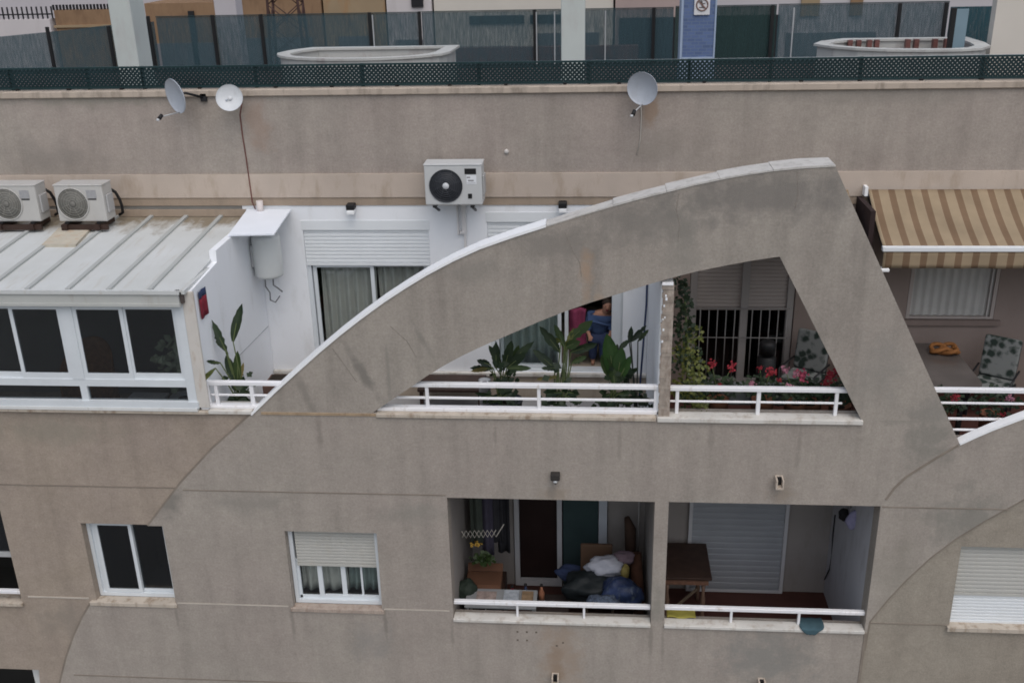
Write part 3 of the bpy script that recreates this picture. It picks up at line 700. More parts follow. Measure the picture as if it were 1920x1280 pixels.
# ================================================================== AIR CONDITIONERS
def aircon(loc, label, w, h, d, body, dusty):
    t = thing('air_conditioner', label, 'air conditioner', loc, 'outdoor air conditioner units')
    x0, y0, z0 = loc
    G().box(x0, x0+w, y0, y0+d, z0, z0+h).bevel(.018, 2).obj('casing', body, t)
    G().box(x0-.006, x0+w+.006, y0-.008, y0+d, z0+h-.002, z0+h+.016).bevel(.006, 1).obj('lid', body, t)
    cx, cz, r = x0+w*(.37 if not dusty else .35), z0+h*(.49 if not dusty else .5), h*(.415 if not dusty else .455)
    M = Matrix.Rotation(R(90), 3, 'X')
    G().lathe([(r, 0), (r, .012), (r*.93, .012), (r*.93, .0)], (cx, y0-.001, cz), 40, M).obj('fan_ring', ac_dark if not dusty else body, t)
    G().lathe([(0.001, 0), (r*.93, 0), (r*.93, .004), (.001, .004)], (cx, y0-.002, cz), 40, M).obj('fan', ac_dark if not dusty else ac_fan, t)
    g = G()
    for q in ([.3, .42, .54, .66, .78, .88] if not dusty else [.25, .4, .55, .7, .85]):
        n = 40; pts = [(cx+r*q*math.cos(2*math.pi*i/n), y0-.009, cz+r*q*math.sin(2*math.pi*i/n)) for i in range(n+1)]
        g.tube(pts, .0035, 4, False)
    for i in range(8):
        a = i*math.pi/4; g.tube([(cx+r*.2*math.cos(a), y0-.008, cz+r*.2*math.sin(a)), (cx+r*.93*math.cos(a+.35), y0-.008, cz+r*.93*math.sin(a+.35))], .0035, 4)
    g.obj('grille', plain('fan_guard', (.06, .065, .075) if not dusty else (.27, .265, .24), .6, .1, 6), t)
    G().lathe([(.001, 0), (h*.085, 0), (h*.075, .01), (.001, .012)], (cx, y0-.010, cz), 20, M).obj('hub', pale_metal if not dusty else ac_fan, t)
    if not dusty:
        G().box(x0+w*.705, x0+w*.905, y0-.004, y0+.01, z0+h*.78, z0+h*.92).obj('badge', black_pl, t)
        G().box(x0+w*.735, x0+w*.905, y0-.003, y0+.01, z0+h*.53, z0+h*.755).obj('label_plate', label_w, t)
        g = G(); g.box(x0+w*.74, x0+w*.89, y0-.0045, y0, z0+h*.555, z0+h*.565); g.box(x0+w*.76, x0+w*.86, y0-.0045, y0, z0+h*.60, z0+h*.64); g.box(x0+w*.74, x0+w*.80, y0-.0045, y0, z0+h*.68, z0+h*.72); g.obj('label_print', label_g, t)
        G().box(x0+w*.75, x0+w*.82, y0-.004, y0+.01, z0+h*.17, z0+h*.29).obj('badge', black_pl, t)
    else:
        G().box(x0+w*.66, x0+w*.86, y0-.003, y0+.01, z0+h*.66, z0+h*.88).obj('label_plate', label_g, t)
        G().box(x0+w*.68, x0+w*.85, y0-.004, y0+.01, z0+h*.61, z0+h*.645).obj('badge', dark_metal, t)
    G().box(x0+w, x0+w+.022, y0+.05, y0+d-.04, z0+h*.22, z0+h*.72).bevel(.008, 1).obj('valve_cover', plain('valve_cover', (.42, .42, .42), .5, .05, 4), t)
    g = G()
    for fx in (.16, .82):
        g.box(x0+w*fx-.025, x0+w*fx+.025, y0-.02, y0+d+.03, z0-.028, z0)
    if dusty: g.obj('foot', black_pl, t)
    else:
        g.b.free()
        for fx in (.16, .82):
            g = G(); g.box(x0+w*fx-.025, x0+w*fx+.025, y0-.02, y0+d+.03, z0-.028, z0); g.beam((x0+w*fx, y0+d+.05, z0-.16), (x0+w*fx, y0+.02, z0-.03), .025, .025); g.obj('bracket', dark_metal, t)
    return t
aircon((-1.225, 2.06, 1.955), 'newer grey air conditioner on brackets on the wall, with a black fan', .735, .515, .30, ac_new, False)
for x, lab in ((-6.04, 'yellowed air conditioner with a dusty fan on the sheet roof, fully visible'), (-6.94, 'yellowed air conditioner on the sheet roof cut by the left edge of the photo')):
    aircon((x, 1.86, 1.80), lab, .65, .475, .27, ac_old, True)
    u = thing('wooden_skid', 'dark wooden skid under the '+('fully visible' if x > -6.5 else 'cut off')+' yellowed air conditioner', 'skid', (x, 1.85, 1.70), 'skids under the roof air conditioners')
    for fx in (.12, .80): G().box(x+fx*.65-.04, x+fx*.65+.04, 1.80, 2.25, 1.70, 1.771).obj('runner', wood_dk, u)
    G().box(x+.05, x+.65, 1.83, 1.87, 1.695, 1.76).obj('crossbar', wood_dk, u)
    # insulated hose at the side
    hose = G().tube([(x+.60, 2.17, 2.16), (x+.645, 2.22, 2.10), (x+.665, 2.26, 2.0), (x+.675, 2.28, 1.90), (x+.66, 2.3, 1.80), (x+.6, 2.32, 1.765)], .02, 8)
    hose.obj('insulated_hose', black_pl, None, 'black insulated hose beside the '+('fully visible' if x > -6.5 else 'cut off')+' yellowed air conditioner', 'hose', 'black air conditioner hoses')
g = G(); g.box(-.885, -.865, 2.44, 2.49, 1.45, 1.95); g.box(-.82, -.765, 2.445, 2.492, 1.50, 1.95); g.box(-.85, -.765, 2.44, 2.49, 1.46, 1.50); g.box(-.80, -.775, 2.45, 2.492, .6, 1.46)
g.obj('pipe_duct', plain('duct_white', (.68, .66, .65), .6, .06, 5), None, 'pale pipe duct running down the white wall below the air conditioner', 'pipe')

# ================================================================== SATELLITE DISHES
def dish(c, face, dia, label, mat, lnb, mount, up=(0, 0, 1), squash=1.0):
    t = thing('satellite_dish', label, 'satellite dish', mount, 'satellite dishes on the upper wall')
    c = Vector(c); f = Vector(face).normalized(); r = Vector(up).cross(f).normalized(); u = f.cross(r)
    M = Matrix((r, u, f)).transposed()
    ra = dia/2; prof = []
    for i in range(9):
        q = i/8; prof.append((max(.001, ra*q), ra*.32*q*q-ra*.32))
    prof.append((ra*1.01, .004)); prof.append((ra*1.01, -.008))
    for i in range(8, -1, -1):
        q = i/8; prof.append((max(.001, ra*q*.99), ra*.32*q*q-ra*.32-.012))
    g = G(); rings = []
    for rr, z in prof:
        rings.append([g.b.verts.new(M @ Vector((rr*math.cos(2*math.pi*k/32)*squash, rr*math.sin(2*math.pi*k/32), z))+c) for k in range(32)])
    for a, b in zip(rings, rings[1:]):
        for k in range(32): g.b.faces.new((a[k], a[(k+1) % 32], b[(k+1) % 32], b[k])).smooth = True
    g.obj('reflector', mat, t)
    if not lnb:
        G().lathe([(.001, 0), (.03, 0), (.026, .02), (.001, .024)], c-f*ra*.33, 14, M).obj('centre_boss', pale_metal, t)
        G().lathe([(.001, 0), (.016, 0), (.014, .012), (.001, .014)], c-f*ra*.29-r*.045-u*.02, 10, M).obj('bolt', dish_blue, t)
    back = c-f*(ra*.34+.01)
    G().tube([back, back-f*.06, Vector(mount)], .016, 8).obj('mast', dark_metal if mat is dish_blue else grey_metal, t)
    G().box(mount[0]-.04, mount[0]+.04, 2.46, 2.49, mount[2]-.05, mount[2]+.05).obj('wall_plate', dark_metal, t)
    if lnb:
        L = Vector(lnb); low = c-u*ra*.95
        G().tube([low, L], .009, 6).obj('feed_arm', grey_metal, t)
        d = (c-L).normalized()
        G().tube([L-d*.03, L+d*.035], [.026, .022], 10).obj('receiver', black_pl, t)
        G().tube([L-d*.034+Vector((-.03, 0, -.01)), L-d*.03+Vector((.0, 0, -.012))], .016, 8).obj('receiver_cap', pale_metal, t)
    return t
dish((-4.385, 2.20, 3.345), (-.60, -.72, -.14), .44, 'grey satellite dish turned sideways to the left, seen almost edge on', dish_blue, (-4.53, 2.0, 3.12), (-4.12, 2.48, 3.28))
dish((-3.70, 2.25, 3.31), (.16, -.90, .35), .335, 'round white satellite dish facing the camera above the red cable', pale_metal, None, (-3.70, 2.48, 3.25))
dish((1.505, 2.22, 3.37), (-.42, -.85, -.06), .40, 'grey satellite dish on the upper wall above the arch, apart from the other two', dish_blue, (1.40, 1.98, 3.12), (1.56, 2.48, 3.30))
G().tube([(-3.62, 2.47, 3.2), (-3.672, 2.49, 3.05), (-3.672, 2.49, 2.8), (-3.66, 2.49, 2.5), (-3.645, 2.465, 2.2), (-3.64, 2.465, 1.9), (-3.6, 2.46, 1.78)], .008, 6).obj('cable', plain('red_brown_cable', (.16, .06, .05), .7, .2, 5), None, 'red brown cable running down the upper wall from the round white dish', 'cable')
G().tube([(1.50, 2.47, 3.2), (1.515, 2.49, 3.0), (1.51, 2.49, 2.7), (1.47, 2.49, 2.5)], .006, 6).obj('cable', plain('pale_cable', (.52, .48, .43), .7, .1, 5), None, 'pale cable hanging below the satellite dish above the arch', 'cable')
G().lathe([(.001, 0), (.03, 0), (.03, .02), (.001, .02)], (-.205, 2.499, 2.55), 14, Matrix.Rotation(R(90), 3, 'X')).obj('vent_disc', plain('cap_white', (.6, .57, .54), .7, .05, 5), None, 'small pale round cap on the upper wall right of the air conditioner', 'vent')

# wall lamps
for x, z, lab in ((-2.29, 1.80, 'black and white wall lamp above the curtained sliding door'), (.52, 1.82, 'black and white wall lamp just above the arch coping')):
    t = thing('wall_lamp', lab, 'lamp', (x, 2.48, z), 'wall lamps on the white wall')
    G().box(x-.055, x+.055, 2.35, 2.485, z+.01, z+.085).bevel(.008, 1).obj('housing', black_pl, t)
    G().box(x-.05, x+.05, 2.34, 2.47, z-.05, z+.008).bevel(.015, 2).obj('shade', white_coping, t)

# ================================================================== WATER HEATER AND ITS CANOPY
t = thing('water_heater', 'white cylindrical water heater hung on the white party wall', 'water heater', (-3.42, 2.2, .95))
G().lathe([(.001, 0), (.15, 0), (.185, .02), (.19, .05), (.19, .53), (.185, .56), (.15, .58), (.001, .585)], (-3.42, 2.18, .95), 32).obj('tank', plain('heater_enamel', (.63, .65, .64), .4, .03, 4), t)
g = G(); g.tube([(-3.47, 2.12, .96), (-3.48, 2.13, .82), (-3.44, 2.16, .72), (-3.46, 2.2, .60), (-3.40, 2.22, .56), (-3.34, 2.26, .64)], .010, 6)
g.tube([(-3.36, 2.12, .96), (-3.37, 2.13, .84), (-3.33, 2.18, .78), (-3.30, 2.26, .70)], .010, 6)
g.obj('hose', plain('grey_hose', (.17, .17, .18), .5, .2, 8), t)
G().box(-3.62, -3.52, 2.1, 2.26, 1.1, 1.4).obj('bracket', grey_metal, t)
g = G(); v = [(-3.66, 1.48, 1.735), (-3.08, 1.52, 1.735), (-3.12, 2.46, 1.80), (-3.72, 2.46, 1.80)]
A_ = [g.b.verts.new(p) for p in v]; B_ = [g.b.verts.new((p[0], p[1], p[2]-.02)) for p in v]
g.b.faces.new(A_); g.b.faces.new(B_[::-1])
for i in range(4): g.b.faces.new((A_[i], A_[(i+1) % 4], B_[(i+1) % 4], B_[i]))
g.obj('sheet_canopy', plain('canopy_white', (.80, .84, .90), .4, .03, 3), None, 'white sheet canopy above the water heater', 'canopy')
G().tube([(-3.52, 2.40, 1.75), (-3.52, 2.40, 1.93)], .045, 12).obj('vent_pipe', plain('vent_white', (.66, .60, .58), .6, .06, 5), None, 'short pale vent pipe sticking up behind the sheet canopy', 'pipe')
t = thing('wall_hanging', 'dark red and navy banner hung on the white party wall beside the veranda', 'banner', (-3.60, .28, 1.05))
for (z0, z1, mt, nm) in ((1.10, 1.34, red_cloth, 'red_field'), (1.345, 1.43, navy_cloth, 'navy_field')):
    g = G(); g.sheet(lambda u, v: Vector((-3.61+.008*math.sin(u*9), .17+.22*u, z0+(z1-z0)*v)), 8, 3); g.obj(nm, mt, t, solid=.006)

# ================================================================== AWNINGS
def awning(x0, x1, label, valance=.21, mat=awn_mat):
    t = thing('awning', label, 'awning', (x0, 2.48, 2.0), 'striped terrace awnings')
    yb, zb, yf, zf = 2.44, 2.045, 1.50, 1.585
    g = G(); g.sheet(lambda u, v: Vector((x0+(x1-x0)*u, yb+(yf-yb)*v, zb+(zf-zb)*v-.035*math.sin(math.pi*v)+.006*math.sin(u*(x1-x0)*7.1)*math.sin(math.pi*v)+.004*math.sin(u*(x1-x0)*19+v*3)*v*(1-v)*4)), 120, 14)
    g.obj('canopy', mat, t, solid=.004)
    G().box(x0-.01, x1, yf-.05, yf+.02, zf-.055, zf+.005).bevel(.01, 2).obj('front_bar', plain('bar_white', (.76, .78, .80), .4, .03, 4), t)
    g = G(); g.sheet(lambda u, v: Vector((x0+.01+(x1-x0-.01)*u, yf-.03+.010*math.sin(u*50*(x1-x0)/4)*v, zf-.056-valance*v)), 60, 4); g.obj('valance', mat, t, solid=.004)
    g = G(); g.box(x0-.06, x0-.02, 2.36, 2.5, 1.98, 2.10); g.obj('end_bracket', white_coping, t)
    G().tube([(x0-.0, 2.44, 1.99), (x1, 2.44, 1.99)], .04, 10).obj('roller', grey_metal, t)
    g = G(); g.beam((x0+.02, 2.42, 1.95), (x0+.02, yf, zf-.05), .03, .04); g.obj('arm', dark_metal, t)
    g = G(); v = [(x0-.03, 2.44, 1.96), (x0-.03, 2.44, 1.62), (x0-.03, 1.56, 1.40), (x0-.03, 1.52, 1.53)]
    return t
awning(4.40, 8.6, 'tan and brown striped awning with white front bar over the right terrace')
awning(2.3, 4.15, 'tan and brown striped awning hidden behind the arch over the barred window', .05)
G().box(4.28, 4.34, 1.75, 2.49, 1.0, 1.95).obj('side_curtain', plain('dark_side_cloth', (.035, .022, .022), .9, .2, 4), None, 'dark side curtain hanging at the left end of the striped awning', 'curtain')
G().box(4.36, 4.50, 1.45, 1.55, 1.27, 1.315).bevel(.01, 1).obj('wall_lamp', white_coping, None, 'small white lamp below the left end of the awning valance', 'lamp')

# ================================================================== CURTAINS
def curtain(x0, x1, z0, z1, y, label, mat, folds=9, amp=.03):
    g = G(); ph = [random.uniform(-.6, .6) for _ in range(folds*2+2)]
    def fn(u, v):
        i = u*folds*2; k = int(i); a = ph[k]+(ph[k+1]-ph[k])*(i-k)
        return Vector((x0+(x1-x0)*u+.012*math.sin(3*v+a*4), y+amp*math.sin(u*folds*2*math.pi+a)*(.6+.4*(1-v)), z0+(z1-z0)*v))
    g.sheet(fn, folds*12, 6)
    return g.obj('curtain', mat, None, label, 'curtain', 'curtains behind glass', solid=.004)
curtain(-2.86, -2.08, -.53, 1.05, 2.70, 'grey curtain behind the left pane of the sliding door near the water heater', curt, 6, .04)
curtain(-2.06, -1.36, -.53, 1.05, 2.715, 'grey curtain behind the right pane of the sliding door near the water heater', curt, 6, .05)
curtain(-.40, .46, -.53, 1.3, 2.70, 'grey green curtain behind the glass of the half open sliding door', curt_g, 7, .04)
curtain(-2.83, -2.22, -2.72, -2.0, .30, 'grey curtain behind the left panes of the half shuttered window', curt, 4, .03)
curtain(-2.2, -1.75, -2.72, -2.0, .34, 'greenish curtain behind the right panes of the half shuttered window', curt_g, 4, .03)
g = G(); g.sheet(lambda u, v: Vector((.60+.22*u+.01*math.sin(v*7), 2.70+.03*math.sin(u*9+v*2), -.30+.62*v)), 10, 10)
g.obj('hanging_cloth', pink_cloth, None, 'magenta cloth hanging in the half open doorway', 'cloth', solid=.02)
G().tube([(1.645, 2.42, 1.3), (1.64, 2.38, .5), (1.585, 2.34, -.6), (1.575, 2.33, -.97)], .014, 8).obj('folded_parasol', navy_cloth, None, 'thin dark pole leaning in the white corner behind the plants', 'pole')

# ================================================================== PERSON IN THE DOORWAY
def skin_body(name, verts, edges, mat, parent, sub=2, label=None, cat=None):
    me = bpy.data.meshes.new(name); me.from_pydata([v[:3] for v in verts], edges, []); o = bpy.data.objects.new(name, me); COL.objects.link(o)
    md = o.modifiers.new('skin', 'SKIN')
    md.use_smooth_shade = True
    for i, v in enumerate(verts):
        rr = v[3]; o_ = me.skin_vertices[0].data[i]; o_.radius = rr if isinstance(rr, tuple) else (rr, rr); o_.use_root = (i == 0)
    s = o.modifiers.new('sub', 'SUBSURF'); s.levels = sub; s.render_levels = sub
    me.materials.append(mat)
    if parent: o.parent = parent; W[o] = W.get(parent)
    return tag(o, label, cat)
P = thing('person', 'person in a blue top standing in the half open doorway, partly behind the arch', 'person', (1.0, 2.84, -.575))
W[P] = None                 # the figure is modelled round its own feet
pv = [(0, 0, .52, (.12, .085)), (.0, -.02, .62, (.115, .085)), (.03, -.06, .72, (.125, .09)), (.06, -.10, .80, (.10, .07)), (.085, -.13, .845, (.045, .045)), (.115, -.16, .89, (.062, .07)), (.125, -.17, .96, (.072, .08)), (.125, -.16, 1.02, (.045, .055)),
      (-.07, 0, .48, .072), (-.075, -.01, .28, .05), (-.075, .01, .05, .032), (-.075, -.09, .025, .028),
      (.07, 0, .48, .072), (.075, -.01, .28, .05), (.075, .01, .05, .032), (.075, -.09, .025, .028),
      (-.11, -.09, .77, .045), (-.16, -.10, .62, .036), (-.13, -.20, .52, .027), (-.11, -.25, .51, .024),
      (.17, -.10, .77, .045), (.20, -.09, .62, .036), (.17, -.19, .53, .027), (.15, -.24, .52, .024)]
pe = [(0, 1), (1, 2), (2, 3), (3, 4), (4, 5), (5, 6), (6, 7), (0, 8), (8, 9), (9, 10), (10, 11), (0, 12), (12, 13), (13, 14), (14, 15), (3, 16), (16, 17), (17, 18), (18, 19), (3, 20), (20, 21), (21, 22), (22, 23)]
for hx, hy, hz, s_ in ((-.11, -.25, .51, 1), (.15, -.24, .52, -1)):      # fingers and thumb on each hand
    base = 19 if s_ == 1 else 23
    for j, (dx, L) in enumerate(((-.018, .042), (-.006, .05), (.006, .046), (.017, .036))):
        a = len(pv); pv += [(hx+dx, hy-.022, hz-.008, .007), (hx+dx*1.2, hy-.022-L*.6, hz-.015, .006), (hx+dx*1.2, hy-.022-L, hz-.034, .005)]
        pe += [(base, a), (a, a+1), (a+1, a+2)]
    a = len(pv); pv += [(hx+.023*s_, hy-.004, hz, .008), (hx+.035*s_, hy-.03, hz-.008, .006)]; pe += [(base, a), (a, a+1)]
skin_body('body', pv, pe, skin_mat, P)
sv = [(0, 0, .46, (.165, .13)), (0, -.02, .62, (.165, .13)), (.03, -.06, .73, (.17, .13)), (.06, -.10, .815, (.135, .10)), (-.11, -.09, .775, .085), (-.155, -.10, .64, .068), (-.14, -.17, .55, .055), (.17, -.10, .775, .085), (.20, -.09, .64, .068), (.175, -.16, .55, .055)]
skin_body('shirt', sv, [(0, 1), (1, 2), (2, 3), (3, 4), (4, 5), (5, 6), (3, 7), (7, 8), (8, 9)], blue_shirt, P)
tv = [(0, 0, .50, (.145, .12)), (-.07, 0, .45, .095), (-.075, -.01, .28, .075), (-.075, .01, .06, .055), (.07, 0, .45, .095), (.075, -.01, .28, .075), (.075, .01, .06, .055)]
skin_body('trousers', tv, [(0, 1), (1, 2), (2, 3), (0, 4), (4, 5), (5, 6)], navy_cloth, P)
g = G(); M = Matrix.Rotation(R(-18), 3, 'X')
g.lathe([(.070, -.01), (.080, .03), (.07, .065), (.04, .09), (.001, .096)], (.125, -.148, .955), 16, M); g.obj('hair', hair_mat, P)
for sx in (-1, 1):
    g = G(); g.lathe([(.001, -.007), (.007, 0), (.001, .007)], (.125+sx*.026, -.245, .965), 8); g.obj('eye', hair_mat, P)
G().lathe([(.001, 0), (.02, 0), (.001, .005)], (.12, -.238, .905), 8, Matrix.Rotation(R(90), 3, 'X')).obj('mouth', red_cloth, P)
G().lathe([(.001, -.018), (.014, -.012), (.007, .026), (.001, .03)], (.122, -.248, .932), 8).obj('nose', skin_mat, P)

# ================================================================== PLANTS
def leafcloud(g, c, rad, n, size, rnd, sq=(1, 1, 1)):
    for _ in range(n):
        while True:
            q = Vector((rnd.uniform(-1, 1), rnd.uniform(-1, 1), rnd.uniform(-1, 1)))
            if q.length < 1: break
        p = Vector(c)+Vector((q.x*rad*sq[0], q.y*rad*sq[1], q.z*rad*sq[2]))
        d = Vector((rnd.uniform(-1, 1), rnd.uniform(-1, .3), rnd.uniform(-.5, .6))).normalized(); s = size*rnd.uniform(.6, 1.3)
        n_ = Vector((rnd.uniform(-.6, .6), -1, rnd.uniform(.2, 1.2))).normalized(); sd = d.cross(n_).normalized()*s*.38
        v = [p, p+d*s*.5+sd, p+d*s, p+d*s*.5-sd]; g.face(v)
def blade(g, base, tip, width, bend=.12, fold=.25, nrm=(0, -1, 0), torn=0, n=10):
    """one paddle leaf from base to tip"""
    a, b = Vector(base), Vector(tip); d = b-a; L = d.length; d.normalize()
    nv = Vector(nrm); s = d.cross(nv)
    if s.length < .05: s = d.cross(Vector((1, 0, 0)))
    s.normalize(); nv = s.cross(d).normalized(); rows = []
    for i in range(n+1):
        u = i/n; w = width*.5*(math.sin(math.pi*min(1, u*.93+.05))**.75)*(1 if u < .98 else .2)
        if torn: w *= 1-torn*(random.random() if i % 2 else 0)
        c = a+d*(L*u)+nv*(bend*L*math.sin(math.pi*u*.5)**2*-1)
        rows.append([g.b.verts.new(c-s*w+nv*fold*w), g.b.verts.new(c-s*w*.5+nv*fold*w*.35), g.b.verts.new(c), g.b.verts.new(c+s*w*.5+nv*fold*w*.35), g.b.verts.new(c+s*w+nv*fold*w)])
    for p, q in zip(rows, rows[1:]):
        for k in range(4): g.b.faces.new((p[k], p[k+1], q[k+1], q[k])).smooth = True
def pot(c, r, h, mat, par):
    G().lathe([(.001, 0), (r*.78, 0), (r, h), (r*1.06, h), (r*1.06, h-.03), (r*.98, h-.03)][:4]+[(r*.92, h), (r*.9, h-.03), (.001, h-.03)], c, 20).obj('pot', mat, par)
    G().lathe([(.001, 0), (r*.9, 0), (r*.9, .004), (.001, .006)], (c[0], c[1], c[2]+h-.035), 16).obj('soil', soil, par)
def strelitzia(name, label, c, pr, ph, pmat_, leaves, group='potted plants on the white terrace', smat=stem_mat):
    """leaves: (blade base px, blade tip px, depth, width, material, torn)"""
    t = thing(name, label, 'plant', c, group)
    pot(c, pr, ph, pmat_, t)
    gs = G()
    for (b, e, Y, w, mt, torn) in leaves:
        pb, pe_ = at(*b, Y), at(*e, Y+random.uniform(-.06, .06))
        g = G(); blade(g, pb, pe_, w, random.uniform(.03, .15), random.uniform(.2, .5), (random.uniform(-.5, .5), -1, random.uniform(.0, .6)), torn)
        g.obj('leaf', mt, t, keep=True)
        base = Vector(c)+Vector((random.uniform(-.5, .5)*pr, random.uniform(-.5, .5)*pr, ph-.02))
        mid = base.lerp(pb, .55)+Vector((0, 0, .05))
        gs.tube([base, base.lerp(mid, .5)+Vector((0, 0, .02)), mid, pb, pb.lerp(pe_, .5)], [.011, .010, .009, .007, .004], 6)
    gs.obj('stems', smat, t)
    g = G(); rl = random.Random(len(leaves)*7+int(c[0]*100))
    leafcloud(g, (c[0], c[1]-.05, c[2]+ph+.10), pr*1.45, 46, .11, rl, (1, .9, .9)); leafcloud(g, (c[0], c[1], c[2]+ph+.38), pr*1.2, 14, .12, rl, (1, .8, 1.1))
    g.obj('low_foliage', leaf_dk, t, keep=True)
    return t
strelitzia('bird_of_paradise', 'tall paddle leaved plant behind the short railing beside the veranda', (-3.38, .48, -.45), .13, .27, terra, [
    ((437, 640), (449, 571), .42, .12, leaf_dk, .2), ((427, 664), (396, 601), .40, .095, leaf_dk, .6), ((422, 655), (402, 626), .40, .09, leaf_dk, .5),
    ((413, 680), (384, 678), .1, .06, leaf_dk, .3), ((404, 690), (369, 722), -.02, .06, leaf_yel, .2), ((441, 712), (424, 668), .45, .12, leaf_dk, .1), ((446, 712), (444, 660), .46, .10, leaf_mid, .1),
    ((450, 712), (456, 680), .46, .05, leaf_dry, .2), ((470, 725), (490, 714), .40, .05, leaf_mid, .3), ((438, 728), (437, 700), .5, .09, leaf_dk, .2), ((452, 730), (472, 740), .42, .05, leaf_dk, .2)])
strelitzia('bird_of_paradise', 'dark arching plant in the dark pot under the lower end of the arch opening', (-.13, .72, -.55), .20, .40, pot_dark, [
    ((930, 690), (930, 640), .75, .11, leaf_dk, .3), ((945, 690), (960, 640), .8, .13, leaf_dk, .2), ((925, 690), (880, 690), .7, .09, leaf_dk, .4), ((920, 684), (895, 676), .68, .09, leaf_dk, .5),
    ((950, 690), (985, 662), .8, .12, leaf_dk, .2), ((955, 680), (1000, 640), .85, .10, leaf_dk, .3), ((940, 685), (918, 648), .8, .09, leaf_dk, .3), ((950, 690), (996, 690), .7, .08, leaf_mid, .3),
    ((960, 690), (972, 650), .9, .11, leaf_mid, .2), ((930, 745), (890, 738), .55, .07, leaf_dk, .4), ((940, 745), (962, 735), .5, .08, leaf_dk, .4), ((935, 750), (912, 755), .5, .07, leaf_dk, .3), ((915, 690), (882, 697), .66, .06, leaf_dry, .3)])
strelitzia('bird_of_paradise', 'multi stemmed plant with drooping leaves at the middle of the arch opening', (.53, .62, -.55), .17, .30, terra, [
    ((1050, 660), (1012, 612), .85, .12, leaf_dk, .4), ((1058, 650), (1040, 608), .9, .10, leaf_mid, .3), ((1062, 650), (1088, 640), .9, .12, leaf_mid, .4), ((1065, 640), (1110, 600), .95, .14, leaf_mid, .3),
    ((1070, 660), (1120, 645), .9, .12, leaf_dk, .3), ((1040, 690), (1000, 655), .8, .11, leaf_dk, .4), ((1048, 690), (1015, 690), .7, .07, leaf_dk, .3), ((1060, 660), (1075, 615), .9, .08, leaf_yel, .3),
    ((1072, 680), (1100, 668), .85, .09, leaf_mid, .4), ((1055, 735), (1022, 738), .5, .08, leaf_dk, .5), ((1065, 735), (1088, 740), .5, .07, leaf_dk, .5), ((1050, 740), (1030, 755), .5, .09, leaf_dk, .4),
    ((1066, 742), (1080, 757), .5, .08, leaf_dk, .4), ((1048, 705), (1005, 712), .7, .06, leaf_dry, .4), ((1052, 640), (1030, 636), .85, .09, leaf_yel, .4)])
strelitzia('broad_leaf_plant', 'bright green broad leaved plant next to the doorway behind the long railing', (1.17, .62, -.55), .15, .30, pot_dark, [
    ((1150, 706), (1140, 628), .72, .20, leaf_bright, .05), ((1158, 706), (1166, 652), .66, .16, leaf_bright, .05), ((1150, 712), (1128, 665), .7, .14, leaf_mid, .1), ((1160, 712), (1182, 668), .64, .12, leaf_bright, .1),
    ((1145, 738), (1128, 745), .45, .07, leaf_dk, .3), ((1160, 738), (1178, 738), .45, .08, leaf_dk, .3), ((1152, 745), (1140, 764), .4, .09, leaf_dk, .3), ((1160, 748), (1190, 752), .4, .08, leaf_mid, .3), ((1152, 720), (1150, 690), .6, .13, leaf_mid, .1)])
strelitzia('bird_of_paradise', 'slim plant with small dark leaves against the white party wall', (1.42, .9, -.98), .17, .56, pot_dark, [
    ((1183, 640), (1212, 610), .95, .08, leaf_dk, .5), ((1180, 642), (1184, 612), .95, .07, leaf_dk, .4), ((1160, 655), (1180, 637), .95, .07, leaf_dk, .3), ((1155, 665), (1158, 645), .95, .06, leaf_dk, .3),
    ((1180, 700), (1196, 690), .9, .06, leaf_dk, .2), ((1196, 640), (1216, 618), 1.0, .06, leaf_mid, .5)], smat=plain('dark_stem', (.05, .055, .045), .7, .2, 6))
# things standing low on the white terrace
t = thing('flower_pot', 'white cylindrical pot beside the dark pot under the arch', 'pot', (-.40, .80, -.98)); pot((-.40, .80, -.98), .075, 1.06, pot_white, t)
t = thing('bench', 'low dark bench against the wall under the lower end of the arch', 'bench', (-1.3, 2.1, -.98))
G().box(-1.45, -.55, 1.86, 2.36, -.60, -.55).bevel(.008, 1).obj('seat', wood_dk, t)
for x in (-1.40, -.60):
    for y in (1.90, 2.32): G().box(x-.025, x+.025, y-.025, y+.025, -.98, -.60).obj('leg', wood_dk, t)
t = thing('planter_box', 'brown planter box at the foot of the white party wall', 'planter', (-3.25, 1.5, -.98))
G().box(-3.42, -3.02, 1.35, 1.75, -.98, -.30).bevel(.01, 1).obj('body', plain('brown_planter', (.14, .085, .07), .8, .15, 6), t); G().box(-3.39, -3.05, 1.38, 1.72, -.30, -.295).obj('soil', soil, t)

# bushy and flowering plants on the red terrace
rnd = random.Random(3)
t = thing('variegated_bush', 'yellow green variegated bush climbing beside the broken wall end', 'bush', (2.05, .42, -.75), None)
pot((2.05, .42, -.75), .16, .3, terra, t)
g = G()
for c, r, n in (((2.02, .40, .20), .17, 120), ((2.10, .36, .42), .17, 120), ((2.0, .45, .62), .15, 90), ((2.08, .5, .82), .12, 50), ((2.15, .32, .12), .15, 90), ((2.18, .30, .0), .12, 50)): leafcloud(g, c, r, n, .055, rnd)
g.obj('foliage', leaf_yel, t, keep=True)
g = G()
for c, r, n in (((1.98, .5, .95), .17, 90), ((1.95, .5, 1.2), .13, 70), ((2.0, .48, .55), .2, 110), ((2.05, .42, .1), .2, 90), ((1.94, .55, 1.4), .1, 40)): leafcloud(g, c, r, n, .06, rnd)
g.obj('dark_foliage', leaf_dk, t, keep=True)
G().tube([(2.05, .42, -.5), (2.02, .42, 0), (2.05, .43, .5), (1.97, .5, 1.3)], .012, 6).obj('stem', stem_mat, t)
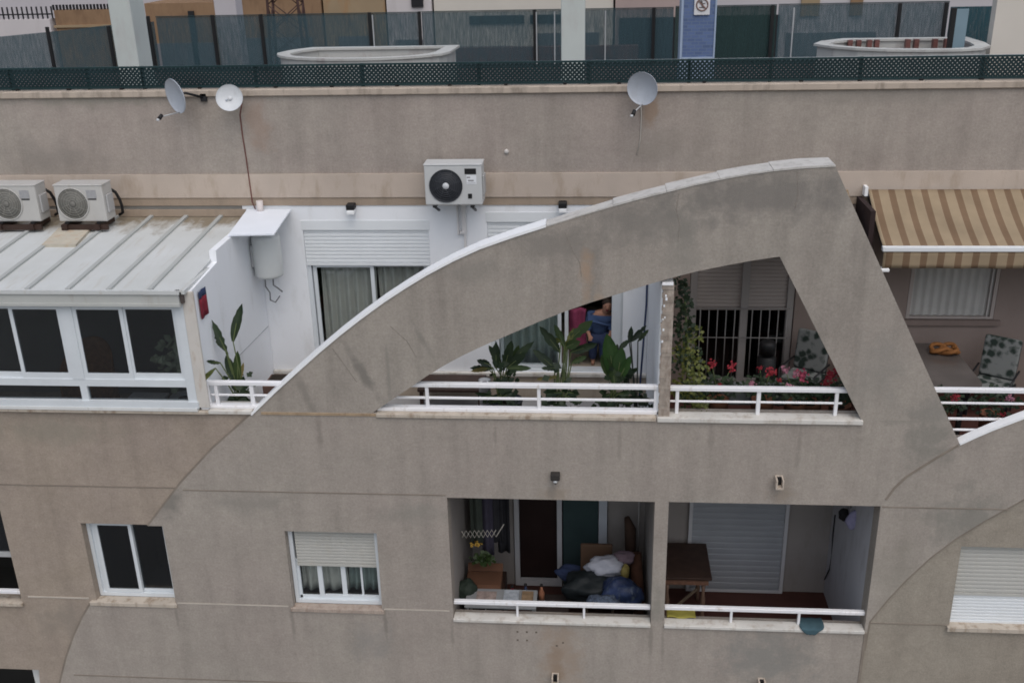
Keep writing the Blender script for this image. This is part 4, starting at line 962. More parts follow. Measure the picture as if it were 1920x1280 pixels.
def geranium(x, y, z, heads, label, lw=.26, base=-.75):
    t = thing('geranium', label, 'flowering plant', (x, y, base), 'geraniums behind the terrace railing')
    pot((x, y, base), .13, z-.05-base, terra, t)
    g = G(); leafcloud(g, (x, y, z+.10), lw, 170, .06, rnd, (1, .6, .6)); g.obj('foliage', leaf_dk, t, keep=True)
    for (px, py, Y, mt, r) in heads:
        c = at(px, py, Y); g = G()
        for _ in range(34):
            q = Vector((rnd.gauss(0, .4), rnd.gauss(0, .4), rnd.gauss(0, .36)))*r; p = c+q; s = r*.42
            d = Vector((rnd.uniform(-1, 1), rnd.uniform(-1, 1), rnd.uniform(-1, 1))).normalized(); e = d.cross(Vector((rnd.uniform(-1, 1), -1, .5))).normalized()
            g.face([p, p+d*s+e*s*.5, p+d*s*1.5, p+d*s-e*s*.5])
        bmesh.ops.create_icosphere(g.b, subdivisions=1, radius=r*.4, matrix=Matrix.Translation(c))
        g.obj('flower_head', mt, t, keep=True)
        G().tube([(x, y, z), c], .005, 5).obj('flower_stem', stem_mat, t)
geranium(2.40, .42, .10, [(1335, 684, .45, petal_r, .055), (1372, 688, .45, petal_r, .06), (1350, 722, .3, petal_r, .03)], 'red geranium just right of the variegated bush')
geranium(2.92, .42, .10, [(1445, 697, .4, petal_r, .07), (1410, 719, .3, petal_p, .04), (1425, 690, .5, petal_r, .035)], 'geranium with one large red head over the middle railing post')
geranium(3.30, .40, .08, [(1472, 693, .4, petal_p, .05), (1480, 725, .16, petal_p, .04), (1462, 712, .35, petal_r, .035)], 'pale pink geranium left of the striped one', .24)
geranium(3.48, .44, .06, [(1503, 706, .4, petal_s, .085), (1492, 699, .35, petal_p, .035)], 'geranium with a crimson and white striped head', .22)
geranium(3.82, .42, .04, [(1560, 704, .45, petal_r, .08), (1548, 718, .4, petal_r, .045), (1572, 696, .45, petal_r, .05)], 'red geranium at the inner edge of the leaning arch leg', .24)
geranium(4.95, .42, -.05, [(1792, 744, .32, petal_r, .05), (1786, 752, .32, petal_s, .03)], 'red geranium behind the four bar railing, near the arch leg', .3)
geranium(5.55, .42, -.05, [(1892, 745, .32, petal_p, .05), (1878, 776, .3, petal_r, .04)], 'pink geranium behind the four bar railing, near the right edge', .3)
t = thing('window_box', 'grey trough behind the railing among the geraniums', 'planter', (2.7, .5, -.4)); G().box(2.2, 3.3, .55, .75, -.1, .12).bevel(.01, 1).obj('trough', plain('grey_trough', (.12, .13, .13), .7, .1, 5), t)
g = G(); g.lathe([(.001, 0), (.10, 0), (.11, .14), (.08, .18), (.001, .18)], (3.2, 1.9, .0), 16); g.obj('lidded_pot', black_pl, None, 'black round pot in front of the barred window', 'pot')
G().lathe([(.001, 0), (.13, 0), (.12, .70), (.001, .748)], (3.2, 1.9, -.75), 16).obj('stool', black_pl, None, 'dark round stool under the black pot', 'stool')
# garden chairs with floral cushions
def garden_chair(loc, rz, label):
    t = thing('garden_chair', label, 'chair', loc, 'garden chairs with floral cushions', rz); t.scale = (.88, .88, .85)
    G().box(-.27, .27, -.27, .27, .40, .44).obj('seat', dark_metal, t)
    G().box(-.25, .25, -.25, .25, .441, .52).bevel(.03, 3).obj('seat_cushion', floral_mat, t)
    g = G(); g.sheet(lambda u, v: Vector((-.25+.5*u, .22+.10*v+.0, .48+.62*v)), 4, 6); g.obj('back_frame', dark_metal, t, solid=.02)
    g = G(); A=[]
    g.box(-.25, .25, -.045, .045, .0, .62); g.bevel(.04, 3)
    bmesh.ops.rotate(g.b, verts=g.b.verts, cent=(0, 0, 0), matrix=Matrix.Rotation(R(-9), 3, 'X')); bmesh.ops.translate(g.b, verts=g.b.verts, vec=(0, .19, .53))
    g.obj('back_cushion', floral_mat, t)
    for sx in (-.25, .25):
        for sy in (-.25, .25): G().box(sx-.015, sx+.015, sy-.015, sy+.015, 0, .40).obj('leg', dark_metal, t)
        G().tube([(sx*1.12, -.25, .0), (sx*1.12, -.25, .64), (sx*1.12, .25, .66)], .016, 8).obj('armrest', dark_metal, t)
    return t
garden_chair((3.70, 1.95, -.75), R(-35), 'garden chair with floral cushions seen through the arch opening')
garden_chair((6.06, 1.78, -.75), R(-32), 'garden chair with floral cushions right of the patio table')
# table with rounded corners
t = thing('patio_table', 'brown patio table with rounded top under the awning', 'table', (5.5, 1.6, -.75))
g = G(); o = []
for cx, cy, a0 in ((5.38, 2.10, 0), (4.65, 2.10, 90), (4.65, 1.2, 180), (5.38, 1.2, 270)):
    for i in range(7): a = R(a0+i*15); o.append((cx+.3*math.cos(a), cy+.3*math.sin(a)))
g.slab(o, -.07, -.035); g.bevel(.008, 1); g.obj('table_top', plain('brown_glass_top', (.11, .095, .088), .22, .2, 3, .5), t)
for x, y in ((4.6, 1.1), (5.45, 1.1), (4.6, 2.2), (5.45, 2.2)): G().box(x-.025, x+.025, y-.025, y+.025, -.75, -.07).obj('leg', dark_metal, t)
g = G(); c = onz(1770, 662, -.03)
pts = []
for i in range(61):
    a = i/60*2*math.pi*2.0; r = .11+.05*math.sin(a*2.3); pts.append((c.x+r*math.cos(a)*1.1, c.y+r*math.sin(a)*.9, -.012+.035*(1+math.sin(a*1.7))))
g.tube(pts, .028, 6); g.obj('crumpled_cloth', orange, None, 'orange crumpled cloth lying on the patio table', 'cloth')

# ================================================================== INSIDE THE VERANDA
t = thing('house_plant', 'plant with pale leaves dimly seen through the right end of the veranda glass', 'plant', (-4.15, .55, -.97)); pot((-4.15, .55, -.97), .16, .9, pot_white, t)
g = G(); leafcloud(g, (-4.15, .50, .40), .28, 90, .12, rnd, (1, .7, 1.3)); g.obj('foliage', plain('pale_foliage', (.30, .34, .24), .6, .3, 9), t, keep=True)
t = thing('rattan_chair', 'brown round backed chair dimly seen through the veranda glass', 'chair', (-5.6, 1.0, -.97))
G().lathe([(.001, 0), (.26, 0), (.30, .42), (.001, .44)], (-5.6, 1.0, -.97), 20).obj('seat', wood_md, t)
g = G(); g.sheet(lambda u, v: Vector((-5.6+.34*math.sin(-1.9+3.8*u), 1.0+.34*math.cos(-1.9+3.8*u), -.55+(.5+.45*math.sin(math.pi*u))*v)), 20, 6); g.obj('backrest', plain('rattan_brown', (.26, .13, .06), .8, .3, 20), t, solid=.02)
t = thing('side_table', 'pale low table dimly seen through the middle panes of the veranda', 'table', (-4.85, .9, -.97))
G().box(-5.1, -4.6, .65, 1.15, -.35, -.31).bevel(.01, 1).obj('top', pot_white, t)
for x in (-5.06, -4.64):
    for y in (.69, 1.11): G().beam((x, y, -.97), (-4.85+(x+4.85)*.5, .9+(y-.9)*.5, -.35), .03, .03).obj('leg', pot_white, t)

# ================================================================== LOGGIA CLUTTER
FZ = -3.85
g = G()
n = 4; pts1, pts2 = [], []
a, b = at(866, 1001, .9), at(930, 999, .9)
for i in range(n*2+1):
    p = a.lerp(b, i/(n*2)); s = .055 if i % 2 else -.055
    pts1.append(p+Vector((0, 0, s))); pts2.append(p+Vector((0, -.008, -s)))
e = at(945, 982, .9); pts1.append(e)
g.tube(pts1, .007, 5); g.tube(pts2, .007, 5)
g.obj('folding_rack', plain('rack_pale', (.48, .45, .40), .6, .1, 5), None, 'pale zigzag folding rack hanging on the left side of the cluttered loggia', 'rack')
t = thing('hanging_clothes', 'dark clothes hanging behind the zigzag rack', 'clothes', (-.5, 1.3, -2.0))
for i, (x, mt) in enumerate(((-.72, navy_cloth), (-.58, lilac_cloth), (-.45, navy_cloth), (-.36, black_pl))):
    g = G(); g.sheet(lambda u, v: Vector((x+.16*u, 1.3+.03*math.sin(u*8+i)+.05*i, -1.3-(1.35+.2*(i % 2))*v)), 8, 8); g.obj('garment', plain('garment_dim', [(.05,.06,.05), (.055,.05,.075), (.03,.03,.035), (.018,.018,.022)][i], .9, .2, 6), t, solid=.015)
g = G(); leafcloud(g, at(905, 1046, 1.0), .13, 90, .07, rnd, (1.3, .7, .6)); g.obj('trailing_plant', leaf_mid, None, 'small green plant below the zigzag rack in the cluttered loggia', 'plant')
g = G(); leafcloud(g, at(893, 1018, .95), .05, 30, .04, rnd, (1.3, .7, .8)); g.obj('yellow_flowers', plain('yellow_petals', (.42, .26, .05), .8, .2, 9), None, 'yellow flowers just below the zigzag rack', 'flowers')
t = thing('cabinet', 'dark low cabinet behind the cardboard box in the cluttered loggia', 'cabinet', (-.55, 1.2, FZ)); G().box(-.79, -.26, .9, 1.5, FZ, -3.2).bevel(.01, 1).obj('body', wood_dk, t)
G().box(-.50, -.515, .885, .90, -3.5, -3.4).obj('handle', grey_metal, t)
t = thing('cardboard_box', 'brown cardboard box on the left of the cluttered loggia', 'box', (-.5, .95, -3.2))
g = G(); g.box(-.76, -.28, .80, 1.12, -3.2, -2.95); g.bevel(.006, 1); g.obj('carton', cardb, t)
g = G(); g.face([(-.76, .80, -2.949), (-.28, .80, -2.949), (-.27, .68, -3.0), (-.77, .68, -3.0)]); g.face([(-.76, 1.12, -2.949), (-.28, 1.12, -2.949), (-.28, 1.20, -2.87), (-.76, 1.20, -2.87)]); g.obj('flap', cardb, t, solid=.006)
t = thing('folding_table', 'low pale table top covered with papers behind the loggia railing bar', 'table', (-.3, .55, FZ))
G().box(-.72, .22, .34, .74, -2.99, -2.96).bevel(.006, 1).obj('top', plain('table_pale', (.26, .27, .28), .7, .1, 5), t)
for x in (-.68, .18):
    for y in (.38, .70): G().box(x-.015, x+.015, y-.015, y+.015, FZ, -2.99).obj('leg', grey_metal, t)
for i, (x0, y0, w_, c_) in enumerate(((-.58, .42, .26, (.30, .24, .22)), (-.22, .45, .2, (.34, .37, .41)), (.02, .42, .15, (.22, .15, .09)))):
    G().box(x0, x0+w_, y0, y0+.24, -2.958, -2.945+.01*i).obj('newspaper', plain('printed_paper', c_, .9, .35, 14), None, ['reddish printed paper on the pale loggia table', 'pale blue printed paper on the pale loggia table', 'brown printed paper on the pale loggia table'][i], 'paper', 'papers on the loggia table')
def heap(name, px, py, Y, r, sq, mat, label, cat, seed):
    rr = random.Random(seed); c = at(px, py, Y); g = G()
    bmesh.ops.create_icosphere(g.b, subdivisions=4, radius=1)
    off = [(Vector((rr.uniform(-1, 1), rr.uniform(-1, 1), rr.uniform(-1, 1))).normalized(), rr.uniform(3, 8), rr.uniform(0, 6)) for _ in range(7)]
    for v in g.b.verts:
        k = 1+sum(.06*math.sin(v.co.dot(d)*f+p) for d, f, p in off)+sum(.05*abs(math.sin(v.co.dot(d)*f*2.9+p)) for d, f, p in off); v.co = Vector((v.co.x*sq[0], v.co.y*sq[1], v.co.z*sq[2]))*r*k+c
    for f in g.b.faces: f.smooth = True
    return g.obj(name, mat, None, label, cat)
t = thing('wooden_chair', 'brown wooden chair under the white cloth in the cluttered loggia', 'chair', (1.1, 1.3, FZ))
G().box(.85, 1.25, 1.05, 1.45, -3.40, -3.36).obj('seat', wood_md, t)
for x in (.87, 1.23):
    for y in (1.07, 1.43): G().box(x-.02, x+.02, y-.02, y+.02, FZ, -3.40).obj('leg', wood_md, t)
G().box(.78, 1.22, 1.42, 1.47, -3.35, -2.68).bevel(.02, 2).obj('backrest', plain('chair_back', (.10, .058, .036), .7, .15, 6), t)
heap('draped_cloth', 1135, 1060, 1.05, .17, (1.2, .7, .75), white_cloth, 'white crumpled cloth heaped in the cluttered loggia', 'cloth', 4)
heap('pink_bundle', 1168, 1046, 1.15, .10, (1.2, .8, .8), plain('mauve_cloth', (.14, .10, .12), .9, .2, 8), 'mauve bundle beside the white crumpled cloth', 'bundle', 9)
heap('dark_bag', 1120, 1100, .95, .25, (1.5, .8, .7), plain('dark_bag_cloth', (.012, .016, .018), .6, .3, 7), 'dark bag below the white crumpled cloth', 'bag', 5)
heap('blue_bag', 1165, 1112, .70, .19, (1.2, .8, .9), blue_bag, 'blue bag close behind the railing of the cluttered loggia', 'bag', 6)
heap('blue_bundle', 1068, 1072, 1.5, .12, (1.3, .8, .7), navy_cloth, 'navy bundle at the foot of the green glass panel', 'bundle', 8)
t = thing('rolled_rug', 'brown rolled rug standing in the right corner of the cluttered loggia', 'rug', (1.5, 1.2, FZ))
G().tube([(1.62, .95, FZ), (1.53, 1.35, -2.75)], .085, 14).obj('roll', plain('rug_brown', (.09, .042, .027), .95, .3, 9), t)
t = thing('wicker_screen', 'dark brown standing fan shaped object behind the rolled rug', 'screen', (1.45, 1.7, FZ)); G().tube([(1.50, 1.7, FZ), (1.47, 1.72, -2.6), (1.42, 1.72, -2.42)], [.06, .08, .04], 10).obj('stem', plain('dark_wicker', (.06, .035, .025), .9, .3, 9), t)
heap('green_bag', 872, 1108, .7, .13, (1.0, .8, 1.1), plain('dark_green_bag', (.02, .03, .022), .7, .3, 8), 'dark green bag in the left corner behind the loggia railing bar', 'bag', 15)
t = thing('plastic_crate', 'dark crate on the floor before the door of the cluttered loggia', 'crate', (.35, .9, FZ))
G().box(.12, .62, .72, 1.1, FZ, -3.30).bevel(.012, 1).obj('body', plain('crate_dark', (.025, .02, .018), .6, .3, 9), t); G().box(.11, .63, .71, 1.11, -3.33, -3.29).bevel(.008, 1).obj('rim', plain('crate_rim', (.04, .03, .028), .6, .3, 9), t)
for i, (px, py, Y, mt, nm) in enumerate(((960, 1090, .9, red_cloth, 'dark red'), (985, 1085, .95, navy_cloth, 'navy'), (1015, 1088, .95, terra, 'brown'))):
    p = at(px, py, Y); tt = thing('bottle', nm+' bottle standing on the dark crate', 'bottle', p, 'bottles on the dark crate')
    G().lathe([(.001, 0), (.04, 0), (.042, .14), (.018, .2), (.016, .24), (.001, .24)], (p.x, Y, -3.29), 12).obj('glass_body', mt, tt); G().lathe([(.001, 0), (.02, 0), (.02, .03), (.001, .03)], (p.x, Y, -3.048), 10).obj('cap', black_pl, tt)
heap('checked_cloth', 1132, 1128, .5, .13, (1.3, .7, .6), plain('checked_cloth', (.07, .09, .13), .9, .7, 30), 'grey blue checked cloth under the blue bag', 'cloth', 21)
heap('yellow_bag', 1172, 1073, .95, .075, (.6, .6, 1.5), plain('dull_yellow', (.20, .16, .05), .8, .2, 8), 'dull yellow bag between the white cloth and the rolled rug', 'bag', 23)
# loggia right
t = thing('wooden_stool', 'dark wooden table with turned legs in the loggia with the closed shutter', 'table', (2.2, 1.35, FZ))
G().box(1.86, 2.56, 1.10, 1.95, -3.00, -2.96).bevel(.012, 2).obj('top', wood_dk, t)
G().box(1.90, 2.52, 1.14, 1.90, -3.10, -3.0).obj('apron', plain('carved_apron', (.17, .09, .06), .6, .3, 20), t)
for x in (1.97, 2.46):
    for y in (1.2, 1.84): G().lathe([(.001, 0), (.028, 0), (.022, .1), (.035, .2), (.02, .3), (.038, .45), (.02, .6), (.034, .74), (.001, .75)], (x, y, FZ), 12).obj('leg', plain('turned_leg', (.17, .11, .08), .6, .2, 8), t)
G().beam((1.97, 1.2, FZ+.2), (2.46, 1.84, FZ+.2), .03, .03).obj('stretcher', wood_md, t)
heap('lilac_bag', 1600, 975, 1.0, .085, (.8, .7, 1.3), lilac_cloth, 'lilac bag hanging high on the side wall of the loggia', 'bag', 12)
G().tube([(4.285, 1.15, -1.2), (4.285, 1.15, -1.85)], .006, 5).obj('hook_cord', black_pl, None, 'dark cord from which the lilac bag hangs', 'cord')
heap('dark_bundle', 1582, 964, 1.25, .06, (.9, .7, 1.2), black_pl, 'small dark bundle beside the lilac hanging bag', 'bundle', 13)
G().tube([at(1566, 965, 1.9), at(1562, 1000, 1.9), at(1560, 1040, 1.9), at(1556, 1065, 1.9), at(1546, 1086, 1.9)], .011, 6).obj('cable', black_pl, None, 'black cable hanging down in the corner of the loggia', 'cable')
g = G(); g.sheet(lambda u, v: Vector((1.89+.36*u, .12+.2*v, -2.872+.012*math.sin(u*9+v*4)+.025*v)), 14, 6); g.obj('cleaning_cloth', yellow_cloth, None, 'yellow cloth on the ledge of the loggia with the closed shutter', 'cloth', solid=.012)
g = G()
def tc(u, v):
    s = v*.42; y = .20-min(s, .235); z = -2.872-(max(0, s-.235))*.42; w = .30*(1-.65*max(0, (v-.45)/.55))
    return Vector((3.66+w*(u-.5)+.01*math.sin(v*6), y-.004, z+.004*math.sin(u*14)))
g.sheet(tc, 12, 14); g.obj('drying_cloth', teal_cloth, None, 'teal cloth draped over the ledge of the loggia with the closed shutter', 'cloth', solid=.008)

# ================================================================== ROOF EDGE FENCE
t = thing('lattice_fence', 'low dark green diagonal lattice fence along the top of the roof wall', 'fence', (0, 2.62, 3.375))
LY, z0, z1 = 2.60, 3.40, 3.645
seg = [-12.5, -10.5, -8.4, -6.75, -5.7, -4.95, -3.45, -2.05, -.55, .85, 2.1, 3.1, 4.2, 5.65, 7.1, 8.6]
P_ = .056
for a, b in zip(seg, seg[1:]):
    g = G(); h = z1-z0; x = a-h
    while x < b:
        for sgn in (1, -1):
            xa, xb = (x, x+h) if sgn == 1 else (x+h, x); za, zb = z0, z1
            # clip to the segment
            if xa > xb: (xa, za), (xb, zb) = (xb, zb), (xa, za)
            if xb > a and xa < b:
                if xa < a: za += (zb-za)*(a-xa)/(xb-xa); xa = a
                if xb > b: zb = za+(zb-za)*(b-xa)/(xb-xa); xb = b
                if xb-xa > .004: g.beam((xa, LY+(.004 if sgn == 1 else -.004), za), (xb, LY+(.004 if sgn == 1 else -.004), zb), .0075, .026, (0, 1, 0) if False else (0, 0, 1))
        x += P_
    g.obj('lattice_panel', lattice_mat, t)
G().box(-12.5, 8.6, LY-.014, LY+.014, z1, z1+.022).obj('top_rail', green_metal, t)
G().box(-12.5, 8.6, LY-.014, LY+.014, z0-.012, z0+.014).obj('bottom_rail', green_metal, t)
for x in seg: G().box(x-.02, x+.02, LY+.016, LY+.05, 3.36, z1+.02).obj('post', green_metal, t)
rr = random.Random(5)
for x in [-6.67, -5.97, -5.25, -4.2, -3.19, -2.45, -1.6, -.92, -.2, .55, 1.23, 2.29, 3.48, 4.19, 4.93, 5.65]: G().box(x-.022, x+.022, LY-.03, LY+.02, 3.374, 3.40).obj('foot', black_pl, t)
G().tube([(-12.5, LY+.25, 3.62), (8.6, LY+.25, 3.64)], .006, 6).obj('wire', grey_metal, None, 'thin pale wire running just behind the lattice fence', 'wire')

# roof kiosks: low curved white walls, open on top
def curved_wall(outline, z0, z1, th, label):
    t = thing('curved_parapet', label, 'low wall', (outline[0][0], outline[0][1], z0), 'curved white walls on the roof deck')
    n = len(outline); cx = sum(p[0] for p in outline)/n; cy = sum(p[1] for p in outline)/n
    inn_ = [(p[0]+(cx-p[0])*th/max(.2, math.hypot(cx-p[0], cy-p[1])), p[1]+(cy-p[1])*th/max(.2, math.hypot(cx-p[0], cy-p[1]))) for p in outline]
    g = G(); A_ = [[g.b.verts.new((p[0], p[1], z)) for p in outline] for z in (z0, z1)]; B_ = [[g.b.verts.new((p[0], p[1], z)) for p in inn_] for z in (z0, z1)]
    for i in range(n):
        j = (i+1) % n
        g.b.faces.new((A_[0][i], A_[0][j], A_[1][j], A_[1][i])); g.b.faces.new((B_[0][j], B_[0][i], B_[1][i], B_[1][j])); g.b.faces.new((A_[1][i], A_[1][j], B_[1][j], B_[1][i])); g.b.faces.new((A_[0][j], A_[0][i], B_[0][i], B_[0][j]))
    g.obj('wall', kiosk_mat, t)
    g = G(); k = .045
    o2 = [(p[0]+(p[0]-cx)*k, p[1]+(p[1]-cy)*k) for p in outline]; i2 = [(p[0]+(cx-p[0])*.035, p[1]+(cy-p[1])*.035) for p in inn_]
    A_ = [[g.b.verts.new((p[0], p[1], z)) for p in o2] for z in (z1+.001, z1+.035)]; B_ = [[g.b.verts.new((p[0], p[1], z)) for p in i2] for z in (z1+.001, z1+.035)]
    for i in range(n):
        j = (i+1) % n
        g.b.faces.new((A_[0][i], A_[0][j], A_[1][j], A_[1][i])); g.b.faces.new((B_[0][j], B_[0][i], B_[1][i], B_[1][j])); g.b.faces.new((A_[1][i], A_[1][j], B_[1][j], B_[1][i])); g.b.faces.new((A_[0][j], A_[0][i], B_[0][i], B_[0][j]))
    g.obj('rim', kiosk_mat, t)
    g = G(); i3 = [(p[0]+(cx-p[0])*.04, p[1]+(cy-p[1])*.04) for p in inn_]
    g.slab(i3, z0+.02, z0+.06); g.obj('inner_floor', kiosk_in, t)
    return t
k1 = [(-4.12, 6.05)]+[(-2.75-1.36*math.cos(a), 6.05-.85*math.sin(a)) for a in [R(12*i) for i in range(1, 14)]]+[(-1.42, 5.95), (-1.38, 6.75), (-3.75, 6.75), (-4.0, 6.45)]
curved_wall(k1, 2.851, 3.38, .13, 'curved white low wall on the roof deck, left of the pale column')
k2 = [(4.42, 6.45), (4.6, 6.1), (4.9, 5.8), (5.3, 5.6), (5.8, 5.5), (6.3, 5.5), (6.62, 5.62), (6.82, 5.9), (6.88, 6.3), (6.86, 7.05), (5.0, 7.1), (4.6, 6.8)]
kk = curved_wall(k2, 2.851, 3.36, .13, 'curved white low wall with brick stubs, at the right end of the roof deck')
g = G()
for px in (1594, 1610, 1630, 1644, 1702, 1718, 1753, 1775): 
    p = at(px, 78, 6.85); g.box(p.x-.035, p.x+.035, 6.80, 6.9, 2.92, 3.395)
g.obj('brick_stub', brick_mat, kk)
# columns
def column(x0, x1, y0, y1, z1, mat, label, z0=2.851, extra=None):
    t = thing('column', label, 'column', ((x0+x1)/2, (y0+y1)/2, z0), 'columns behind the roof fence')
    G().box(x0, x1, y0, y1, z0, z1).bevel(.01, 1).obj('shaft', mat, t)
    G().box(x0-.03, x1+.03, y0-.03, y1+.03, z0, z0+.06).obj('base', mat, t)
    return t
column(-6.84, -6.48, 6.0, 6.55, 6.0, col_mat, 'pale square column near the left edge, standing in front of the net fence')
column(.39, .76, 6.0, 6.4, 6.0, col_mat, 'pale square column between the two curved white walls')
column(-6.30, -5.88, 9.3, 9.7, 6.5, far_lilac, 'pale column half hidden by the net fence, upper left', .451)
t = thing('tiled_column', 'blue tiled column with pale edges and a pictogram sign', 'column', (2.5, 6.2, 2.851))
G().box(2.27, 2.745, 6.0, 6.4, 2.851, 6.0).obj('shaft', blue_tile, t)
g = G(); g.box(2.235, 2.268, 5.99, 6.41, 2.851, 6.0); g.box(2.747, 2.772, 5.99, 6.41, 2.851, 6.0); g.box(2.27, 2.745, 5.985, 5.998, 2.9, 3.27); g.obj('edge_trim', plain('pale_blue_trim', (.34, .42, .55), .6, .06, 4), t)
t2 = thing('pictogram_sign', 'white square sign with a round crossed out pictogram on the blue column', 'sign', (2.545, 5.98, 4.0))
G().box(2.425, 2.665, 5.97, 5.985, 3.895, 4.16).bevel(.006, 1).obj('panel', plain('sign_white', (.68, .68, .70), .5, .03, 5), t2)
g = G(); n = 28; c = Vector((2.545, 5.966, 4.045))
g.tube([(c.x+.085*math.cos(2*math.pi*i/n), c.y, c.z+.085*math.sin(2*math.pi*i/n)) for i in range(n+1)], .011, 6)
g.beam((c.x-.06, c.y, c.z+.06), (c.x+.06, c.y, c.z-.06), .02, .008, (0, 1, 0)); g.obj('crossed_ring', plain('ring_brown', (.20, .13, .11), .6, .1, 8), t2)
g = G(); g.lathe([(.001, 0), (.018, .0), (.001, .006)], (c.x-.015, c.y, c.z+.045), 10, Matrix.Rotation(R(90), 3, 'X')); g.beam((c.x-.01, c.y+.003, c.z+.03), (c.x+.012, c.y+.003, c.z-.03), .03, .008, (0, 1, 0)); g.beam((c.x, c.y+.003, c.z+.015), (c.x+.045, c.y+.003, c.z+.02), .013, .008, (0, 1, 0)); g.beam((c.x-.045, c.y+.003, c.z-.035), (c.x+.04, c.y+.003, c.z-.045), .013, .008, (0, 1, 0))
g.obj('figure', plain('figure_grey', (.11, .10, .10), .6, .1, 8), t2)

# net fence at the back of the roof
t = thing('net_fence', 'tall fence hung with dark teal shade net behind the roof deck', 'fence', (0, 8.3, 2.85))
NY = 8.3
tops = [(-13.0, 3.30), (-10.05, 3.52), (-8.97, 3.60), (-7.85, 3.70)]
g = G(); g.plate([(-13, 2.6), (-7.10, 2.6), (-7.10, 3.74)]+tops[::-1], [], NY, NY+.012); g.obj('net', net_mat, t)
G().box(-7.05, -2.2, NY, NY+.012, 2.6, 3.815).obj('net', net_mat, t)
G().box(-2.17, 2.28, NY, NY+.012, 2.6, 3.82).obj('net', net_mat, t)
G().box(2.31, 4.05, NY, NY+.012, 2.6, 3.835).obj('net', net_dk, t)
G().box(4.08, 6.95, NY, NY+.012, 2.6, 3.84).obj('net', net_mat, t)
G().box(6.98, 7.78, NY, NY+.012, 3.12, 3.76).obj('net', net_teal, t)
for px in (90, 205, 282, 402, 492, 695, 788, 1003, 1225, 1446, 1682, 1768):
    p = at(px, 60, NY-.03); G().box(p.x-.028, p.x+.028, NY-.06, NY-.02, 2.851, 3.84 if px > 270 else 3.68).obj('post', black_pl, t)
for x0, x1, z in ((-7.05, -2.2, 3.82), (-2.17, 2.28, 3.825), (2.31, 4.05, 3.84), (4.08, 6.95, 3.845)): G().box(x0, x1, NY-.012, NY+.014, z, z+.012).obj('top_wire', green_metal, t)
for px in (700, 1006, 1040, 1135, 1486): 
    p = at(px, 60, NY-.1); G().box(p.x-.010, p.x+.010, NY-.10, NY-.085, 2.851, 3.80).obj('pale_stake', grey_metal, t)
p0, p1 = at(1798, 20, 6.2), at(1786, 100, 6.2)
t = thing('painted_post', 'pale blue square post at the right end of the roof, with a dark back face', 'post', (p1.x, 6.2, 2.851))
G().box(6.36, 6.56, 5.42, 5.46, 2.851, 3.93).obj('face', teal_post, t) if False else None
G().box(p1.x-.02, p1.x+.16, 6.2, 6.24, 2.851, 3.90).obj('face', teal_post, t); G().box(p1.x-.09, p1.x-.021, 6.19, 6.26, 2.851, 3.92).obj('edge', black_pl, t)
G().box(7.06, 9.5, 6.4, 6.6, 2.851, 4.3).obj('roof_wall', far_cream, None, 'cream wall block at the far right of the roof deck', 'wall')

# ================================================================== ACROSS THE BACK STREET
def house(name, x0, x1, y, d, z1, mat, label, opens=(), top=None):
    t = thing(name, label, 'building', ((x0+x1)/2, y, .45), 'buildings across the back street')
    G().box(x0, x1, y, y+d, .451, z1).obj('wall', mat, t)
    for (a, b, za, zb, mt, nm) in opens: G().box(a, b, y-.06, y-.002, za, zb).obj(nm, mt, t)
    return t
DG = dark_metal
house('house', -18, -10.9, 18.5, 4, 7, far_lilac, 'pale lilac house behind the spiked garden wall, far left', [(-13.3, -11.2, 2.0, 3.0, far_grey, 'garage_door')])
t = thing('garden_wall', 'low pinkish white garden wall with dark spikes on top, far left', 'wall', (-14, 15.8, .45)); G().box(-18, -12.95, 15.7, 16.0, .451, 3.22).obj('wall', far_white, t)
g = G()
for i in range(40): g.box(-18+i*.13, -18+i*.13+.03, 15.8, 15.83, 3.22, 3.52)
g.box(-18, -12.9, 15.79, 15.84, 3.32, 3.35); g.obj('spikes', dark_metal, t)
t = thing('ochre_wall', 'ochre boarded wall topped by dark pickets, upper left', 'wall', (-12.2, 15.9, .45)); G().box(-12.85, -11.3, 15.8, 16.1, .451, 3.42).obj('wall', far_ochre, t); G().box(-12.9, -11.25, 15.76, 15.799, 3.0, 3.06).obj('ledge', far_tan, t)
g = G()
for i in range(18): g.box(-12.9+i*.09, -12.9+i*.09+.04, 15.85, 15.9, 3.42, 3.55)
g.obj('pickets', dark_metal, t)
house('house', -10.75, -8.9, 16.5, 4, 3.50, far_ochre, 'ochre house front between the two pale columns at the upper left', [(-9.6, -9.45, 1.2, 3.3, DG, 'pipe'), (-10.6, -9.0, .6, 2.5, far_grey, 'garage_door')])
house('house', -8.8, -6.1, 16.5, 4, 6, far_ochre, 'orange brown house front behind the lattice mast', [(-8.6, -6.4, .6, 2.6, far_grey, 'garage_door')])
house('house', -6.05, -4.45, 16.55, 4, 6, far_tan, 'tan house front with orange blotches, right of the lattice mast', [(-5.7, -4.8, .6, 2.6, far_grey, 'door')])
house('house', -4.4, -3.25, 16.5, 4, 6, far_white, 'narrow white house front with a small dark window', [(-3.75, -3.45, 3.3, 4.2, DG, 'window'), (-4.2, -3.5, .6, 2.5, far_grey, 'door')])
house('house', -3.2, 1.35, 16.6, 4, 6, far_cream, 'long cream house front above the red brick wall', [(-2.3, -.9, 2.85, 3.05, DG, 'window'), (-.75, .4, 2.85, 3.05, DG, 'window'), (-2.9, -1.2, .6, 2.3, far_grey, 'garage_door'), (-.6, 1.0, .6, 2.6, far_grey, 'garage_door')])
house('house', 1.4, 3.0, 16.5, 4, 6, far_pink, 'pinkish house front left of the blue tiled column', [(1.5, 2.9, .6, 2.95, DG, 'garage_door')])
